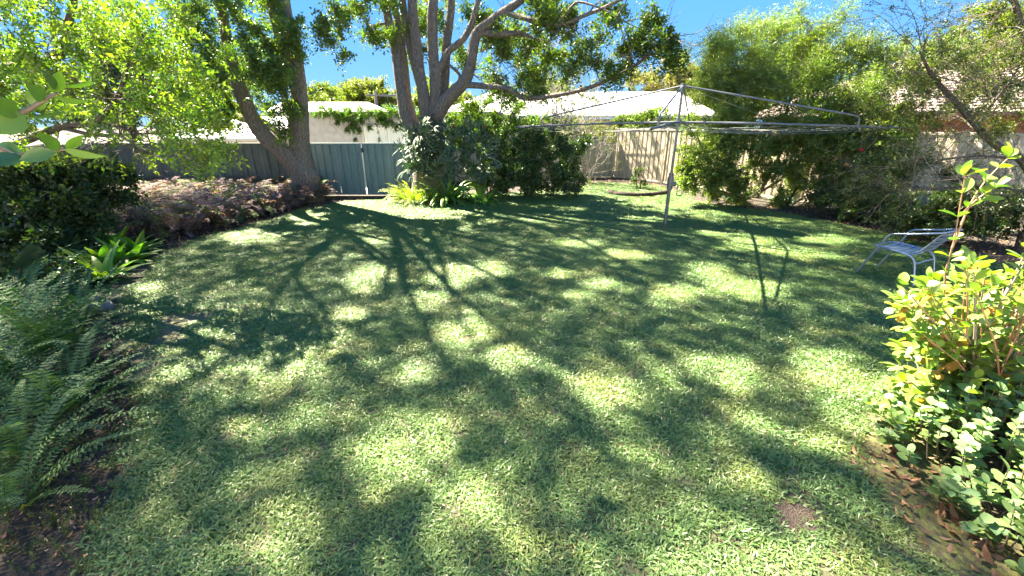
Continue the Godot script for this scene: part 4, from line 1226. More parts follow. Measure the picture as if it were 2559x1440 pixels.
# ------------------------------------------------------------------ garden beds
func clump(called: String, label: String, category: String, base: Vector3, kinds: Array, count: int, out: float, size: Vector2, mat: Material, cols: Array, part: String, group := "", ring := 0.1) -> Node3D:
	# leaves that rise from one base and arch outwards, each a part of its own
	var t := thing(called, label, category, base, group)
	for k in count:
		var a := k * 2.39996 + R(-0.3, 0.3)
		var tilt := out * sqrt((k + 0.5) / count) * R(0.75, 1.2)
		var b := Basis(Vector3.UP, a) * Basis(Vector3.RIGHT, tilt)
		var sc := R(size.x, size.y)
		var o := put(kinds[rng.randi() % kinds.size()], part, cols[rng.randi() % cols.size()], t, true)
		o.transform = Transform3D(b.scaled_local(Vector3.ONE * sc), Basis(Vector3.UP, a) * Vector3(0, R(-0.01, 0.02), R(0.0, ring)))
	return t

func greens(cols: Array, rough: float, back: Color) -> Array:
	var out := []
	for q in cols:
		var m := StandardMaterial3D.new()
		m.albedo_color = lin(q[0], q[1], q[2])
		m.roughness = rough
		m.vertex_color_use_as_albedo = true
		m.backlight_enabled = true
		m.backlight = Color(q[0], q[1], q[2]).linear_to_srgb() * 1.6 if back == Color.BLACK else back * lin(q[0], q[1], q[2])
		m.cull_mode = BaseMaterial3D.CULL_DISABLED
		out.append(m)
	return out

func build_beds() -> void:
	# ---- sword ferns, front left
	var fern_cols := greens([[0.065, 0.135, 0.04], [0.08, 0.16, 0.045], [0.055, 0.115, 0.038], [0.09, 0.17, 0.045]], 0.7, Color.BLACK)
	var swords := [S["sword0"], S["sword1"], S["sword2"]]
	var grp := "sword ferns in the shaded border"
	var spots := [[150, 905, 38, 0.9, 1.35, "tall sword fern with upright fronds, behind the others in the near corner"], [40, 960, 38, 0.9, 1.4, "sword fern half cut off by the picture edge above the dark soil"], [180, 1040, 30, 0.7, 1.1, "sword fern spilling fronds towards the worn lawn edge"], [60, 1160, 28, 0.7, 1.05, "sword fern nearest the camera, low over the fallen yellow leaves"], [60, 800, 36, 0.9, 1.4, "sword fern under the dark bush, next to the big lobed leaf"], [205, 815, 28, 0.8, 1.2, "sword fern in front of the bright rosette plant"], [-60, 1060, 30, 0.8, 1.1, "sword fern at the very edge, behind the nearest one"], [20, 1290, 24, 0.6, 0.9, "lowest sword fern, in the very corner of the dark soil"]]
	for q in spots:
		clump("sword_fern", q[5], "fern", G(q[0], q[1]), swords, q[2], 0.85, Vector2(q[3], q[4]), fern_cols[0], fern_cols, "frond", grp)
	# ---- bright rosettes
	var br := greens([[0.23, 0.38, 0.06], [0.28, 0.44, 0.07], [0.19, 0.33, 0.06], [0.34, 0.44, 0.07]], 0.4, Color.BLACK)
	var br_leaf := [strap(0.42, 0.11, 0.9, 0.5), strap(0.38, 0.1, 1.3, 0.5), strap(0.46, 0.115, 0.6, 0.5)]
	grp = "bright rosette plants in the shaded border"
	for q in [[268, 668, 14, "bright lime rosette plant nearest the lawn corner"], [320, 655, 14, "largest lime rosette plant, in the middle of its cluster"], [285, 618, 13, "lime rosette plant highest in its cluster, below the dry ferns"], [348, 630, 11, "yellowish rosette plant at the end beside the bark"], [262, 700, 9, "small drooping lime rosette at the foot of its cluster"]]:
		clump("rosette_plant", q[3], "plant", G(q[0], q[1]), br_leaf, q[2] + 8, 1.3, Vector2(0.95, 1.4), br[0], br, "leaf", grp, 0.03)
	# ---- dark leafy bushes on the left
	var s := shrub("dark_bush", "dark green leafy bush under the light green tree", Vector3(-7.6, 0, -6.9), 10, 1.2, 1.0, M.twig)
	var c := Cloud.new()
	blobs(c, "camellia", [[60, 450, 6.8, 90, 50, 330], [160, 450, 7.0, 80, 50, 300], [60, 530, 6.5, 80, 50, 330], [160, 530, 6.6, 80, 50, 330], [230, 500, 7.0, 50, 40, 150], [110, 590, 6.2, 80, 40, 260], [20, 600, 6.1, 60, 50, 200], [200, 560, 6.5, 50, 40, 140], [-40, 480, 6.7, 70, 70, 200]], Color(0.05, 0.09, 0.036), 1.15, 0.05)
	blobs(c, "camellia", [[250, 470, 7.6, 60, 40, 130], [200, 430, 7.4, 60, 30, 100]], Color(0.05, 0.09, 0.036), 1.15, 0.05)
	settle(c, "foliage", M.leaf, s)
	s = shrub("ground_ivy", "low dark creeping foliage between the ferns and the lime rosettes", G(150, 730), 6, 0.4, 0.5, M.twig)
	c = Cloud.new()
	blobs(c, "vine", [[130, 660, 5.5, 50, 30, 130], [100, 700, 5.0, 70, 34, 170], [150, 740, 4.9, 40, 26, 90], [40, 700, 5.0, 60, 40, 150], [100, 780, 4.4, 80, 30, 140], [30, 860, 3.9, 70, 40, 130], [130, 860, 3.9, 70, 30, 110], [10, 1000, 3.2, 70, 40, 100]], Color(0.05, 0.09, 0.04), 1.1, 0.1)
	settle(c, "foliage", M.leaf, s)
	# one big lobed leaf
	var bl := thing("lobed_leaf_plant", "big dull lobed leaf standing between the dark bush and the ferns", "plant", G(45, 760))
	var lm := greens([[0.055, 0.085, 0.05]], 0.5, Color.BLACK)
	var pm := near_leaf(0.36, 0.36, [[0.0, 0.12], [0.12, 0.7], [0.3, 0.9], [0.45, 0.72], [0.6, 1.0], [0.8, 0.66], [1.0, 0.05]], 0.08, 0.25)
	for k in 3:
		var a := [-0.4, 0.5, 1.6][k] as float
		var mb := MB.new()
		mb.tube([Vector3.ZERO, Vector3(sin(a) * 0.1, 0.28, cos(a) * 0.1), Vector3(sin(a) * 0.2, 0.45, cos(a) * 0.2)], [0.012, 0.01, 0.007], 6)
		put(mb.mesh(), "stalk", M.twig, bl, true)
		var o := put(pm, "leaf", lm[0], bl, true)
		o.transform = Transform3D(Basis(Vector3.UP, a) * Basis(Vector3.RIGHT, 0.9), Vector3(sin(a) * 0.2, 0.45, cos(a) * 0.2))
	# ---- dry fern ground cover
	var area := poly([[215, 560], [330, 500], [420, 470], [620, 455], [760, 470], [825, 500], [760, 520], [650, 548], [520, 582], [395, 612], [330, 600]])
	var lo := Vector2(1e9, 1e9)
	var hi := -lo
	for p in area:
		lo = lo.min(p)
		hi = hi.max(p)
	var xf := [[], [], []]
	var cs := [[], [], []]
	for k in 15000:
		var p := Vector2(R(lo.x, hi.x), R(lo.y, hi.y))
		if not Geometry2D.is_point_in_polygon(p, area):
			continue
		var j := rng.randi() % 3
		var sc := R(0.6, 1.15)
		xf[j].append(Transform3D((Basis(Vector3.UP, R(0, TAU)) * Basis(Vector3.RIGHT, R(0.1, 1.0))).scaled(Vector3.ONE * sc), Vector3(p.x, R(0.0, 0.34), -p.y)))
		var m := noise.get_noise_2d(p.x * 2.5, p.y * 2.5)
		cs[j].append(tint(Color(0.17, 0.125, 0.138) if R(0, 1) + m * 0.7 < 0.74 else (Color(0.10, 0.15, 0.05) if R(0, 1) < 0.85 else Color(0.32, 0.14, 0.06)), 0.35, 0.06))
	var root := Node3D.new()
	root.name = "dry_fern_cover"
	add_child(root)
	tag(root, "mauve-brown dying fern ground cover in front of the olive fence", "fern", "", "stuff")
	for j in 3:
		scatter("dry_fronds", S["dry" + str(j)], M.leaf_dry, xf[j], cs[j], root)
	var st_cols := greens([[0.10, 0.2, 0.04], [0.14, 0.24, 0.05], [0.07, 0.15, 0.04]], 0.4, Color.BLACK)
	var st_leaf := [strap(0.55, 0.035, 1.0), strap(0.5, 0.03, 1.6), strap(0.6, 0.035, 0.6)]
	grp = "green strappy clumps among the dry ferns"
	clump("strappy_plant", "larger green strappy clump among the dry ferns before the tree fork", "plant", G(615, 528), st_leaf, 26, 0.8, Vector2(0.8, 1.2), st_cols[0], st_cols, "leaf", grp)
	clump("strappy_plant", "small green strappy clump half sunk in the dry ferns, farther from the tree", "plant", G(395, 560), st_leaf, 14, 0.8, Vector2(0.6, 0.9), st_cols[0], st_cols, "leaf", grp)
	clump("strappy_plant", "green strappy clump at the dry ferns' end against the tree foot", "plant", G(735, 510), st_leaf, 16, 0.9, Vector2(0.6, 0.9), st_cols[0], st_cols, "leaf", grp)
	# ---- ferns and staghorn under the many-stemmed tree
	var yf := greens([[0.32, 0.40, 0.06], [0.26, 0.36, 0.06], [0.38, 0.42, 0.08]], 0.45, Color.BLACK)
	var fr := [frond(0.75, 26, 0.075, 0.022, 1.1), frond(0.7, 26, 0.08, 0.022, 1.5), frond(0.8, 28, 0.07, 0.02, 0.8)]
	var gf := greens([[0.14, 0.25, 0.05], [0.18, 0.30, 0.06], [0.11, 0.21, 0.045], [0.22, 0.33, 0.06]], 0.42, Color.BLACK)
	var fl := [strap(0.85, 0.085, 1.7), strap(0.8, 0.08, 2.2), strap(0.95, 0.085, 1.3)]
	clump("yellow_fern", "yellow-green sunlit fern clump at the end of the teal gate", "fern", GF(1036, 11.75), fr, 120, 1.0, Vector2(0.6, 1.05), yf[0], yf, "frond", "", 0.42)
	clump("strap_fern", "arching green strap-leaved fern in front of the staghorn", "fern", GF(1118, 11.6), fl, 100, 1.1, Vector2(0.8, 1.2), gf[0], gf, "leaf", "", 0.25)
	clump("strap_fern", "lower green strap-leaved fern running towards the camellia", "fern", GF(1200, 11.8), fl, 60, 1.2, Vector2(0.7, 1.05), gf[0], gf, "leaf", "", 0.25)
	var sg := thing("staghorn_fern", "large dark staghorn fern clinging to the foot of the many stems", "fern", P(1110, 420, 11.9))
	var sgm := greens([[0.055, 0.09, 0.048], [0.07, 0.115, 0.055], [0.045, 0.075, 0.042], [0.085, 0.13, 0.07]], 0.62, Color.BLACK)
	var antler := []
	for k in 4:
		var mb := MB.new()
		stag(mb, Vector3.ZERO, Vector3(0, 1, 0), 0.24, 0.085, 2)
		antler.append(mb.smooth())
	for k in 420:
		var p := P(1125 + R(-105, 105), 384 + R(-66, 52), 12.1 - R(0.0, 0.45))
		var cen := P(1125, 384, 12.1)
		var rel := Vector3((p.x - cen.x) / 1.1, (p.y - cen.y) / 0.78, 0)
		if rel.length() > 1:
			continue
		var d := (Vector3(rel.x * 1.0, rel.y * 0.6 + 0.15, 0.75) + rand_dir() * 0.5).normalized()
		var o := put(antler[rng.randi() % 4], "frond", sgm[rng.randi() % 4], sg, true)
		o.transform = Transform3D(frame(d, R(0, TAU)).scaled_local(Vector3.ONE * R(0.6, 1.05)), p - sg.position)
	bloom(sg, P(1135, 318, 11.7), 0.06, Color(0.6, 0.04, 0.03))
	# ---- sapling and its timber edging in the back corner
	var sp := shrub("sapling", "small young leafy sapling in front of the cream corner fence", G(1596, 474), 3, 0.75, 0.2, M.twig)
	c = Cloud.new()
	blobs(c, "camellia", [[1595, 435, 14.4, 14, 20, 40], [1598, 455, 14.3, 9, 12, 22], [1590, 418, 14.4, 8, 8, 10]], Color(0.07, 0.12, 0.035), 0.8, 0.1)
	settle(c, "foliage", M.leaf, sp)
	var lg := thing("timber_edging", "low dark curved timber edging around the sapling", "edging", G(1590, 490))
	var pts := []
	for q in [[1522, 483], [1545, 489], [1580, 491.5], [1620, 491], [1650, 487.5], [1666, 484]]:
		pts.append(G(q[0], q[1]) + Vector3(0, 0.05, 0))
	limb(lg, "timber", pts, [0.07, 0.07, 0.07, 0.07, 0.07, 0.07], M.timber, 8, 0.1)
	var slab_ := thing("pale_paver", "pale yellow paving block lying by the grey-green fence", "paver", G(1465, 448))
	piece(boxm(Vector3(0.42, 0.09, 0.24)), "block", plain(0.62, 0.55, 0.3, 0.8), slab_, Transform3D(Basis(Vector3.UP, 0.2), Vector3(0, 0.045, 0)))
	piece(boxm(Vector3(0.3, 0.02, 0.18)), "chipped_top", plain(0.55, 0.5, 0.33, 0.9), slab_, Transform3D(Basis(Vector3.UP, 0.2), Vector3(0.02, 0.1, 0)))
	# ---- plants along the side bed
	var dk := greens([[0.035, 0.07, 0.03], [0.05, 0.095, 0.035], [0.03, 0.055, 0.03]], 0.35, Color.BLACK)
	var dl := [strap(0.5, 0.06, 1.0), strap(0.45, 0.055, 1.5), strap(0.55, 0.05, 0.7)]
	grp = "dark strappy plants along the side bed"
	var n := 0
	for q in [[1830, 508, 16, "dark strappy clump at the foot of the feathery tree, nearest the clothesline pole"], [1960, 520, 16, "dark strappy clump at the middle of the feathery tree's foot"], [2180, 560, 22, "dark strappy clump just behind the chair's armrest"], [2250, 562, 24, "dark strappy clump directly behind the chair back"], [2330, 568, 24, "dark strappy clump between the chair back and the oval-leaved shrub"], [2420, 590, 22, "dark strappy clump hidden deepest behind the oval-leaved shrub"]]:
		clump("dark_strappy_plant", q[3], "plant", G(q[0], q[1] - 6), dl, q[2] * 2, 1.0, Vector2(0.9, 1.4), dk[0], dk, "leaf", grp, 0.2)
	s = shrub("dark_bush", "long low dark leafy undergrowth along the side fence behind the chair", Vector3(7.9, 0, -7.9), 6, 0.5, 0.9, M.twig)
	c = Cloud.new()
	blobs(c, "small", [[2090, 505, 9.6, 50, 24, 110], [2150, 512, 9.0, 46, 28, 120], [2220, 505, 8.5, 50, 30, 140], [2290, 515, 8.0, 50, 30, 140], [2360, 510, 7.7, 50, 34, 140], [2430, 520, 7.4, 50, 34, 140], [2500, 530, 7.1, 50, 36, 140], [2570, 540, 6.9, 50, 40, 120], [2260, 545, 7.6, 50, 16, 80], [2400, 560, 7.0, 60, 18, 90]], Color(0.05, 0.085, 0.03), 1.3, 0.1)
	settle(c, "foliage", M.leaf, s)
	var one := greens([[0.3, 0.42, 0.06]], 0.35, Color.BLACK)
	var big := thing("pale_blade_plant", "single upright yellow-green blade catching sun behind the chair", "plant", G(2270, 556))
	for k in 2:
		var o := put(near_leaf(0.42, 0.09, [[0.0, 0.1], [0.2, 0.7], [0.5, 1.0], [0.8, 0.6], [1.0, 0.03]], 0.2, 0.15), "leaf", one[0], big, true)
		o.transform = Transform3D(Basis(Vector3.BACK, -0.5 + k * 0.5) * Basis(Vector3.RIGHT, -0.2 + k * 0.4), Vector3(0, 0.1, 0))
	build_right_front()
	build_left_branch()

func stag(mb: MB, o: Vector3, d: Vector3, L: float, W: float, depth: int) -> void:
	# a strap that forks like an antler
	var side := Vector3(1, 0, 0)
	var last := []
	var p := o
	for k in 4:
		var t := k / 3.0
		var h := W * 0.5 * lerpf(0.7, 1.1, t)
		var now := [p + side * h, p - side * h]
		if last:
			mb.quad(last[0], now[0], now[1], last[1])
		last = now
		if k < 3:
			d = (d + Vector3(0, -0.06, 0.16)).normalized()
			p += d * L / 3
	if depth <= 0:
		mb.tri(last[0], p + d * L * 0.4, last[1])
		return
	for s in [-1, 1]:
		stag(mb, p + side * s * W * 0.25, (d + side * s * R(0.25, 0.5)).normalized(), L * R(0.55, 0.8), W * 0.62, depth - 1)

func build_right_front() -> void:
	# ---- oval-leaved shrub in full sun
	var base := Vector3(3.35, 0, -2.6)
	var t := thing("oval_leaved_shrub", "sunlit shrub with yellow-green oval leaves and reddish stems near the chair", "shrub", base)
	var prof := [[0.0, 0.06], [0.12, 0.34], [0.35, 0.82], [0.6, 1.0], [0.82, 0.78], [0.95, 0.4], [1.0, 0.08]]
	var kinds := [near_leaf(0.085, 0.048, prof, 0.12, 0.1), near_leaf(0.095, 0.05, prof, 0.18, 0.22), near_leaf(0.075, 0.045, prof, 0.08, -0.1)]
	var cols := greens([[0.17, 0.26, 0.055], [0.22, 0.30, 0.06], [0.14, 0.22, 0.055], [0.26, 0.31, 0.065], [0.19, 0.27, 0.08], [0.4, 0.24, 0.06]], 0.4, Color.BLACK)
	var all := []
	var add_stem := func(pts: Array, r: float, every: float) -> void:
		var path := limb(t, "stem", pts, [r, r * 0.8, r * 0.55, r * 0.3], M.twig_red if r < 0.009 else M.twig_grey, 6, 0.03)
		var run := 0.0
		var a := R(0, TAU)
		for k in range(1, path.size()):
			run += path[k].distance_to(path[k - 1])
			if run < every or k < path.size() * 0.18:
				continue
			run = 0.0
			var dir: Vector3 = (path[k] - path[k - 1]).normalized()
			a += 1.57
			for s in 2:
				var out := frame(dir, a + s * PI) * Vector3(1, 0.5, 0)
				out = (out + Vector3(0, 0.15, 0) + rand_dir() * 0.35).normalized()
				all.append([path[k], out])
		all.append([path[-1], (path[-1] - path[-2]).normalized()])
		all.append([path[-1], ((path[-1] - path[-2]).normalized() + rand_dir() * 0.7).normalized()])
	# the two tall shoots
	add_stem.call([base, P(2360, 740, 2.75), P(2385, 600, 2.75), P(2412, 440, 2.75)], 0.008, 0.06)
	add_stem.call([P(2380, 620, 2.75), P(2420, 520, 2.75), P(2465, 450, 2.75), P(2520, 395, 2.75)], 0.007, 0.05)
	add_stem.call([P(2400, 540, 2.75), P(2440, 500, 2.7), P(2475, 475, 2.7), P(2490, 465, 2.7)], 0.006, 0.045)
	for k in 150:
		var u := R(2235, 2680)
		var v := R(610, 1010)
		if u < 2400 and v < 700:
			v += 110
		var e := P(u, v, R(2.25, 3.1))
		var b0 := base + Vector3(R(-0.15, 0.15), 0.0, R(-0.15, 0.15))
		var m1 := b0.lerp(e, 0.45) + Vector3(0, 0.12, 0)
		add_stem.call([b0, m1, b0.lerp(e, 0.8) + Vector3(0, 0.05, 0), e], R(0.006, 0.011), 0.05)
	leaf_parts(t, all, kinds, cols, 1.22)
	# ---- round-leaved plant along the path
	base = Vector3(2.85, 0, -1.95)
	t = thing("round_leaved_plant", "low succulent-like plant with stacked round leaves beside the bare mossy strip", "plant", base)
	var rp := [[0.0, 0.1], [0.1, 0.55], [0.3, 0.93], [0.55, 1.0], [0.8, 0.82], [0.94, 0.45], [1.0, 0.1]]
	kinds = [near_leaf(0.055, 0.046, rp, 0.12, 0.12), near_leaf(0.062, 0.05, rp, 0.2, 0.2), near_leaf(0.048, 0.042, rp, 0.05, -0.05)]
	cols = greens([[0.14, 0.235, 0.095], [0.185, 0.275, 0.105], [0.11, 0.19, 0.085], [0.19, 0.27, 0.09], [0.22, 0.29, 0.105]], 0.62, Color.BLACK)
	all = []
	var edge := poly([[2235, 1030], [2200, 1090], [2230, 1160], [2330, 1260], [2420, 1340], [2500, 1420], [2620, 1520], [2760, 1400], [2760, 1120], [2560, 1000], [2380, 1000], [2290, 1000]])
	var stems := MB.new()
	for k in 900:
		var p := Vector2(R(1.9, 3.9), R(0.9, 3.0))
		if not Geometry2D.is_point_in_polygon(p, edge):
			continue
		var near := 1e9
		for j in edge.size():
			near = minf(near, p.distance_to(Geometry2D.get_closest_point_to_segment(p, edge[j], edge[(j + 1) % edge.size()])))
		var h := minf(0.14 + near * 0.85, 0.46) * R(0.75, 1.15)
		var lean := Vector3(R(-0.08, 0.08) - 0.05, 0, R(-0.08, 0.08))
		var foot := Vector3(p.x, 0, -p.y) + Vector3(0.06, 0, -0.02)
		var top := Vector3(p.x, h, -p.y) + lean
		stems.tube([foot, foot.lerp(top, 0.5) + lean * 0.2, top], [0.004, 0.0035, 0.0025], 5)
		var a := R(0, TAU)
		for lv in 4:
			for s in 2:
				var out := Vector3(cos(a + s * PI), R(0.1, 0.5) + lv * 0.12, sin(a + s * PI)).normalized()
				all.append([foot.lerp(top, 1.0 - (3 - lv) * 0.17), out])
			a += 1.57
	put(stems.mesh(), "stems", M.twig, t).set_meta("kind", "stuff")
	leaf_parts(t, all, kinds, cols, 1.15)

func leaf_parts(t: Node3D, all: Array, kinds: Array, cols: Array, size: float) -> void:
	# the 300 leaves nearest the camera are parts; the rest are one mass
	var eye := Vector3(0, EYE, 0)
	all.sort_custom(func(a, b): return eye.distance_to(a[0]) < eye.distance_to(b[0]))
	var pick := {}
	var seen := []
	for k in all.size():
		var d: Vector3 = (all[k][0] as Vector3) - eye
		var f := -d.z
		var x := d.x / maxf(0.1, f * cos(PITCH) - d.y * sin(PITCH))
		if x < 1.2:
			seen.append(k)
	for k in mini(300, seen.size()):
		pick[seen[k]] = true
	var xf := [[], [], []]
	var cs := [[], [], []]
	for k in all.size():
		var d: Vector3 = all[k][1]
		# leaf faces turn up to the light
		var y := d.normalized()
		var up := (Vector3(0, 1, 0) + rand_dir() * 0.55)
		var x := y.cross(up).normalized()
		var b := Basis(x, y, x.cross(y)).scaled_local(Vector3(size * R(0.7, 1.1), size * R(0.6, 1.2), size * R(0.6, 1.6)))
		var j := rng.randi() % 3
		var m: StandardMaterial3D = cols[rng.randi() % cols.size()]
		if cols.size() > 5 and m == cols[5] and R(0, 1) < 0.75:
			m = cols[1]
		if pick.has(k):
			var o := put(kinds[j], "leaf", m, t, true)
			o.transform = Transform3D(b, (all[k][0] as Vector3) - t.position)
		else:
			xf[j].append(Transform3D(b, all[k][0]))
			cs[j].append(m.albedo_color.srgb_to_linear())
	for j in 3:
		scatter("foliage", kinds[j], M.leaf, xf[j], cs[j], t)

func build_left_branch() -> void:
	# ---- glossy leafy branch reaching in close to the camera
	var f := 1.25
	var base := Vector3(-3.2, 0, -1.5)
	var t := thing("glossy_leaved_shrub", "glossy broad-leaved branch reaching into view close to the camera", "shrub", base)
	limb(t, "stem", [base, Vector3(-3.0, 0.8, -1.5), Vector3(-2.4, 1.5, -1.4), P(-60, 335, f), P(60, 280, f), P(140, 232, f)], [0.02, 0.016, 0.012, 0.008, 0.006, 0.004], M.twig, 8, 0.03)
	limb(t, "stem", [Vector3(-2.6, 1.3, -1.42), P(-80, 420, f), P(40, 390, f), P(165, 372, f)], [0.01, 0.008, 0.006, 0.004], M.twig, 8, 0.03)
	var prof := [[0.0, 0.05], [0.1, 0.42], [0.3, 0.9], [0.5, 1.0], [0.72, 0.78], [0.9, 0.36], [1.0, 0.03]]
	var cols := greens([[0.10, 0.19, 0.03], [0.14, 0.25, 0.035], [0.05, 0.11, 0.03]], 0.3, Color.BLACK)
	# [from u, v, to u, v, width px, colour, roll]
	for q in [[135, 230, 150, 183, 46, 1, 0.2], [150, 215, 240, 212, 30, 1, 1.1], [130, 240, 220, 262, 34, 0, 0.9], [118, 240, 60, 262, 70, 0, 0.1], [110, 250, 75, 215, 50, 0, 0.4], [60, 285, -20, 330, 90, 0, 0.1], [50, 285, -30, 250, 70, 0, 0.3], [60, 290, 160, 296, 26, 2, 1.2], [165, 372, 205, 340, 36, 1, 0.3], [160, 375, 240, 396, 34, 1, 0.6], [150, 375, 100, 335, 48, 0, 0.3], [140, 378, 45, 398, 56, 2, 0.3], [60, 388, -30, 360, 70, 0, 0.2], [55, 390, -30, 410, 56, 2, 0.4], [140, 225, 128, 190, 30, 2, 0.8]]:
		var a := P(q[0], q[1], f)
		var b := P(q[2], q[3], f + R(-0.12, 0.05))
		var L := a.distance_to(b)
		var m := near_leaf(L, q[4] * f / FPX * 0.6, prof, 0.16, R(0.05, 0.2))
		var y := (b - a).normalized()
		var z := (Vector3(0, EYE, 0) - a).normalized().rotated(y, q[6])
		var x := y.cross(z).normalized()
		var o := put(m, "leaf", cols[q[5]], t, true)
		o.transform = Transform3D(Basis(x, y, x.cross(y)), a - t.position)

# ------------------------------------------------------------------ rotary clothesline
func build_clothesline() -> void:
	var at := G(1659, 578)
	var t := thing("rotary_clothesline", "grey galvanised rotary clothesline with four long arms standing on the lawn", "clothesline", at)
	var hub := 2.03
	var mb := MB.new()
	mb.tube([Vector3(0, -0.1, 0), Vector3(0, 1.0, 0)], [0.033, 0.033], 16)
	put(mb.mesh(), "lower_pole", M.galv, t, true)
	mb = MB.new()
	mb.tube([Vector3(0, 0.0, 0), Vector3(0, 0.16, 0)], [0.04, 0.038], 14)
	put(mb.mesh(), "ground_socket", plain(0.05, 0.06, 0.055, 0.8), t, true)
	mb = MB.new()
	mb.tube([Vector3(0, 1.0, 0), Vector3(0, 2.66, 0)], [0.025, 0.025], 16)
	put(mb.mesh(), "upper_pole", M.galv, t, true)
	# crank housing
	mb = MB.new()
	var prof := [[0.80, 0.036], [0.83, 0.05], [0.90, 0.056], [0.98, 0.062], [1.04, 0.058], [1.07, 0.044], [1.10, 0.042], [1.105, 0.05], [1.125, 0.05], [1.13, 0.036]]
	var pp := []
	var pr := []
	for q in prof:
		pp.append(Vector3(0, q[0], 0)); pr.append(q[1])
	mb.tube(pp, pr, 18)
	var crank := put(mb.mesh(), "crank_housing", M.galv, t, true)
	mb = MB.new()
	mb.tube([Vector3(0.03, 0.93, 0.02), Vector3(0.08, 0.93, 0.04), Vector3(0.105, 0.93, 0.05)], [0.04, 0.042, 0.03], 12)
	put(mb.mesh(), "gear_boss", M.galv, crank, true)
	mb = MB.new()
	mb.tube([Vector3(0.1, 0.93, 0.05), Vector3(0.125, 0.925, 0.06), Vector3(0.13, 0.9, 0.062), Vector3(0.13, 0.74, 0.062), Vector3(0.14, 0.72, 0.068), Vector3(0.21, 0.715, 0.1)], [0.01, 0.01, 0.009, 0.009, 0.009, 0.011], 8)
	put(mb.mesh(), "crank_handle", M.galv, crank, true)
	# hub and top
	mb = MB.new()
	mb.tube([Vector3(0, hub - 0.06, 0), Vector3(0, hub - 0.04, 0), Vector3(0, hub + 0.04, 0), Vector3(0, hub + 0.06, 0)], [0.034, 0.048, 0.048, 0.034], 16)
	put(mb.mesh(), "hub", M.galv, t, true)
	mb = MB.new()
	mb.tube([Vector3(0, 2.6, 0), Vector3(0, 2.64, 0), Vector3(0, 2.68, 0)], [0.036, 0.042, 0.02], 16)
	put(mb.mesh(), "top_cap", M.galv, t, true)
	var L := 3.25
	var ends := []
	for k in 4:
		var a := atan2(1.378, 2.945) + k * PI / 2    # turned so that one arm comes towards the camera
		var d := Vector3(cos(a), 0, sin(a))
		var tip := d * L + Vector3(0, hub - 0.085, 0)
		mb = MB.new()
		mb.tube([d * 0.03 + Vector3(0, hub, 0), d * L * 0.4 + Vector3(0, hub - 0.022, 0), d * L * 0.45 + Vector3(0, hub - 0.025, 0), tip], [0.022, 0.022, 0.018, 0.016], 10)
		var arm := put(mb.mesh(), "arm", M.galv, t, true)
		mb = MB.new()
		var top := Vector3(0, 2.63, 0)
		var el := d * L * 0.80 + Vector3(0, hub + 0.10, 0)
		var path := [d * 0.02 + top]
		for s in range(1, 9):
			path.append((d * 0.02 + top).lerp(el, s / 9.0))
		path.append(el)
		path.append(d * L * 0.818 + Vector3(0, hub + 0.075, 0))
		path.append(d * L * 0.826 + Vector3(0, hub + 0.035, 0))
		path.append(d * L * 0.826 + Vector3(0, hub - 0.055, 0))
		var rr := []
		for s in path.size():
			rr.append(0.0165)
		mb.tube(path, rr, 10)
		put(mb.mesh(), "strut", M.galv, arm, true)
		mb = MB.new()
		mb.tube([d * L * 0.995 + Vector3(0, hub - 0.085, 0), d * L * 1.012 + Vector3(0, hub - 0.086, 0)], [0.016, 0.016], 10)
		put(mb.mesh(), "end_cap", M.cap, arm, true)
		ends.append(d)
	for k in 4:
		var d0: Vector3 = ends[k]
		var d1: Vector3 = ends[(k + 1) % 4]
		for q in [[0.985, 0.045], [0.89, 0.04], [0.79, 0.05], [0.68, 0.045], [0.57, 0.03]]:
			var s: float = q[0]
			var a := d0 * L * s + Vector3(0, hub - 0.085 * s, 0)
			var b := d1 * L * s + Vector3(0, hub - 0.085 * s, 0)
			var path := []
			var rr := []
			for j in 11:
				var x := j / 10.0
				path.append(a.lerp(b, x) - Vector3(0, 4 * x * (1 - x) * q[1] * 1.6, 0))
				rr.append(0.0018)
			mb = MB.new()
			mb.tube(path, rr, 5)
			put(mb.mesh(), "wire", M.wire, t, true)
	# stay wires from the top
	for k in 4:
		var d: Vector3 = ends[k].rotated(Vector3.UP, 0.0)
		mb = MB.new()
		mb.tube([Vector3(0, 2.62, 0), d * L * 0.5 + Vector3(0, hub, 0)], [0.0014, 0.0014], 5)
		put(mb.mesh(), "stay_wire", M.wire, t, true)

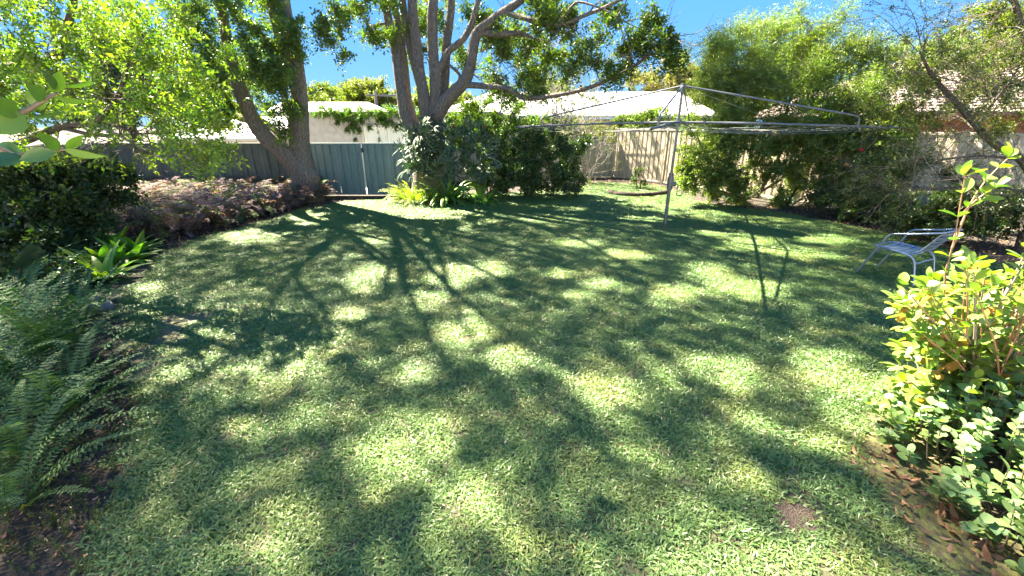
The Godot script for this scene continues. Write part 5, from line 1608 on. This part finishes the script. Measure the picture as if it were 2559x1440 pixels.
# ------------------------------------------------------------------ chair
func build_chair() -> void:
	# tubular aluminium armchair; local: faces -x, width along z, y up
	var t := thing("aluminium_chair", "slatted aluminium garden armchair standing alone on the lawn", "chair", Vector3(5.36, 0, -5.58))
	t.rotation.y = -1.12
	var r := 0.0125
	var w := 0.26
	var mb := MB.new()
	# one continuous tube: front leg, armrest, round the back, armrest, front leg
	var half := [Vector3(-0.36, 0.0, 1), Vector3(-0.27, 0.22, 1), Vector3(-0.19, 0.42, 1), Vector3(-0.14, 0.56, 1), Vector3(-0.115, 0.605, 1), Vector3(-0.07, 0.635, 1), Vector3(0.0, 0.65, 1), Vector3(0.16, 0.685, 1), Vector3(0.30, 0.72, 0.97), Vector3(0.38, 0.742, 0.85), Vector3(0.425, 0.755, 0.6), Vector3(0.44, 0.76, 0.3)]
	var path := []
	for q in half:
		path.append(Vector3(q.x, q.y, q.z * (w + 0.015)))
	path.append(Vector3(0.443, 0.761, 0))
	for k in range(half.size() - 1, -1, -1):
		var q: Vector3 = half[k]
		path.append(Vector3(q.x, q.y, -q.z * (w + 0.015)))
	limb(t, "arm_frame", path, filled(path.size(), r), M.alu, 10, 0.0)
	for n in t.get_children():
		n.position = Vector3.ZERO
	for s in [-1.0, 1.0]:
		# seat side rail that turns down into the rear leg
		var ls := [Vector3(-0.24, 0.425, s * (w - 0.02)), Vector3(-0.1, 0.425, s * (w - 0.015)), Vector3(0.08, 0.405, s * (w - 0.01)), Vector3(0.17, 0.385, s * (w - 0.01)), Vector3(0.22, 0.34, s * (w - 0.008)), Vector3(0.25, 0.26, s * (w - 0.005)), Vector3(0.31, 0.0, s * w)]
		own_limb(t, "rear_leg", ls, r, M.alu)
		# back upright from seat to top
		own_limb(t, "back_upright", [Vector3(0.12, 0.40, s * 0.19), Vector3(0.19, 0.42, s * 0.19), Vector3(0.24, 0.48, s * 0.195), Vector3(0.34, 0.65, s * 0.2), Vector3(0.395, 0.745, s * 0.205)], 0.009, M.alu)
	own_limb(t, "rear_stretcher", [Vector3(0.235, 0.30, -w + 0.006), Vector3(0.235, 0.30, w - 0.006)], 0.01, M.alu)
	own_limb(t, "front_stretcher", [Vector3(-0.215, 0.355, -w + 0.01), Vector3(-0.215, 0.355, w - 0.01)], 0.01, M.alu)
	# front rolled edge
	own_limb(t, "seat_front_rail", [Vector3(-0.235, 0.425, -w + 0.02), Vector3(-0.27, 0.425, -w + 0.07), Vector3(-0.275, 0.42, 0), Vector3(-0.27, 0.425, w - 0.07), Vector3(-0.235, 0.425, w - 0.02)], 0.0105, M.alu)
	for k in 5:
		var x := -0.195 + k * 0.078
		var y := 0.428 - k * 0.006
		slat(t, "seat_slat", Vector3(x, y, 0), Vector3(1, -0.08, 0).normalized(), 0.066, w - 0.024, 0.022)
	for k in 5:
		var q := 0.12 + k * 0.2
		var o := Vector3(0.225, 0.455, 0).lerp(Vector3(0.385, 0.725, 0), q)
		slat(t, "back_slat", o, Vector3(0.51, 0.86, 0).normalized(), 0.046, 0.2, -0.03)

func filled(n: int, v: float) -> Array:
	var out := []
	for k in n:
		out.append(v)
	return out

func own_limb(t: Node3D, called: String, pts: Array, r: float, mat: Material) -> void:
	limb(t, called, pts, filled(pts.size(), r), mat, 10, 0.0)
	t.get_child(t.get_child_count() - 1).position = Vector3.ZERO

func slat(t: Node3D, called: String, o: Vector3, d: Vector3, w: float, half: float, dish: float) -> void:
	# a curved flat slat across z, with rolled edges
	var mb := MB.new()
	var n := d.cross(Vector3(0, 0, 1))
	if n.y < 0 and absf(d.y) < 0.5:
		n = -n
	var prof := [Vector2(-0.5, -0.004), Vector2(-0.46, 0.002), Vector2(-0.4, 0.004), Vector2(0.4, 0.004), Vector2(0.46, 0.002), Vector2(0.5, -0.004), Vector2(0.38, -0.002), Vector2(-0.38, -0.002)]
	var last := []
	for k in 13:
		var z := lerpf(-half, half, k / 12.0)
		var sag := dish * (1.0 - (z / half) ** 2)
		var ring := []
		for q in prof:
			ring.append(o + d * q.x * w + n * (q.y - sag) + Vector3(0, 0, z))
		if last:
			for j in prof.size():
				var i := (j + 1) % prof.size()
				mb.quad(last[j], ring[j], ring[i], last[i])
		last = ring
	put(mb.mesh(), called, M.alu, t, true)

# ------------------------------------------------------------------ small things
func build_details() -> void:
	# fallen leaves along the round-leaved plant
	var prof := [[0.0, 0.1], [0.25, 0.8], [0.5, 1.0], [0.8, 0.6], [1.0, 0.05]]
	var kinds := [near_leaf(0.085, 0.05, prof, 0.3, 0.4), near_leaf(0.07, 0.045, prof, 0.4, -0.4), near_leaf(0.06, 0.04, prof, 0.2, 0.6)]
	var cols := greens([[0.30, 0.14, 0.075], [0.38, 0.21, 0.13], [0.22, 0.10, 0.06], [0.42, 0.27, 0.18]], 0.6, Color.BLACK)
	for k in 30:
		var q := R(0, 1)
		var u := lerpf(2195, 2490, q) + R(-14, 40)
		var v := lerpf(1110, 1440, q) + R(-24, 24)
		var o := put(kinds[rng.randi() % 3], "fallen_leaf", cols[rng.randi() % 4])
		o.transform = Transform3D(Basis(Vector3.UP, R(0, TAU)) * Basis(Vector3.RIGHT, R(1.2, 1.8)) * Basis(Vector3.UP, R(-0.4, 0.4)), G(u, v) + Vector3(0, R(0.012, 0.03), 0))
		tag(o, "dry reddish-brown fallen leaf lying along the foot of the round-leaved plant", "leaf", "fallen leaves beside the round-leaved plant")
	var one := put(near_leaf(0.062, 0.024, prof, 0.25, 0.5), "pale_leaf", greens([[0.55, 0.6, 0.36]], 0.5, Color.BLACK)[0])
	one.transform = Transform3D(Basis(Vector3.UP, 1.2) * Basis(Vector3.RIGHT, 1.35), G(1474, 1146) + Vector3(0, 0.05, 0))
	tag(one, "single pale curled leaf lying on the open lawn", "leaf")
	var yl := greens([[0.45, 0.38, 0.06], [0.4, 0.25, 0.14]], 0.5, Color.BLACK)
	var fall := [[70, 1272, 0, "larger yellow fallen leaf on the dark soil below the nearest fern"], [14, 1256, 0, "yellow fallen leaf at the picture edge under the ferns"], [118, 1212, 0, "small round yellow fallen leaf under the fern tips"], [92, 1148, 1, "curled tan dead leaf propped among the nearest ferns"]]
	for q in fall:
		var o := put(kinds[0], "dead_leaf", yl[q[2]])
		o.transform = Transform3D(Basis(Vector3.UP, R(0, TAU)) * Basis(Vector3.RIGHT, 1.3), G(q[0], q[1]) + Vector3(0, 0.03, 0))
		tag(o, q[3], "leaf", "dead leaves in the fern bed")
	# stone in the left border
	var mb := MB.new()
	var c := G(238, 775)
	var ring := []
	for y in 5:
		var row := []
		for k in 10:
			var a := TAU * k / 10
			var rr: float = [0.12, 0.15, 0.14, 0.1, 0.02][y] * (1 + 0.3 * noise.get_noise_3d(cos(a) * 3 + 9, y * 2.0, sin(a) * 3))
			row.append(c + Vector3(cos(a) * rr * 1.4, [-0.02, 0.04, 0.09, 0.13, 0.14][y], sin(a) * rr))
		ring.append(row)
	for y in 4:
		for k in 10:
			mb.quad(ring[y][k], ring[y + 1][k], ring[y + 1][(k + 1) % 10], ring[y][(k + 1) % 10])
	var st := put(mb.smooth(), "grey_stone", M.stone)
	tag(st, "rough grey stone at the worn lawn edge below the lime rosettes", "stone")
	# leaf litter: loose leaves on the soil of the beds
	var xf := []
	var cs := []
	var lm := near_leaf(0.07, 0.032, prof, 0.3, 0.4)
	var beds := [poly([[-40, 1440], [-40, 1000], [330, 860], [300, 1180], [200, 1440]]), poly([[380, 640], [400, 600], [840, 500], [840, 512], [650, 560], [520, 596]]), poly([[1730, 505], [1950, 515], [2200, 550], [2559, 600], [2559, 690], [2300, 612], [1950, 536]]), poly([[1230, 490], [1420, 465], [1530, 440], [1640, 455], [1690, 480], [1540, 462], [1450, 470], [1290, 486]]), poly([[840, 490], [1000, 488], [1240, 480], [1240, 492], [1000, 500], [845, 506]]), poly([[2120, 1150], [2240, 1080], [2350, 1150], [2559, 1400], [2559, 1440], [2330, 1400]])]
	beds.append(lawn)
	var many := [420, 420, 900, 500, 260, 110, 130]
	for b in beds.size():
		var lo := Vector2(1e9, 1e9)
		var hi := -lo
		for p in beds[b]:
			lo = lo.min(p)
			hi = hi.max(p)
		var got := 0
		var tries := 0
		while got < many[b] and tries < 20000:
			tries += 1
			var p := Vector2(R(lo.x, hi.x), R(lo.y, hi.y))
			if not Geometry2D.is_point_in_polygon(p, beds[b]):
				continue
			got += 1
			xf.append(Transform3D((Basis(Vector3.UP, R(0, TAU)) * Basis(Vector3.RIGHT, R(1.1, 1.9))).scaled_local(Vector3.ONE * (R(0.15, 0.5) if b in [0, 6] else R(0.35, 0.9))), Vector3(p.x, R(0.01, 0.035) if b < 6 else R(0.03, 0.045), -p.y)))
			cs.append(tint([Color(0.2, 0.12, 0.07), Color(0.3, 0.2, 0.12), Color(0.12, 0.075, 0.05), Color(0.34, 0.2, 0.13)][rng.randi() % 4], 0.35))
	var wx := []
	var wc := []
	var spot := poly([[-40, 1440], [-40, 1000], [340, 870], [345, 1060], [300, 1180], [225, 1440]])
	while wx.size() < 420:
		var p := Vector2(R(-4.6, -1.4), R(1.0, 4.0))
		if Geometry2D.is_point_in_polygon(p, spot):
			wx.append(Transform3D(frame(Vector3(R(-0.5, 0.5), 1, R(-0.5, 0.5)), R(0, TAU)).scaled_local(Vector3.ONE * R(0.2, 0.5)), Vector3(p.x, 0, -p.y)))
			wc.append(tint(Color(0.075, 0.12, 0.04), 0.35))
	scatter("low_weeds", S["small0"], M.leaf, wx, wc)
	tag(get_child(get_child_count() - 1), "tiny green weeds sprouting on the dark soil before the ferns", "weeds", "", "stuff")
	scatter("leaf_litter", lm, M.leaf_dry, xf, cs)
	tag(get_child(get_child_count() - 1), "scattered brown leaf litter on the garden bed soil", "leaf litter", "", "stuff")
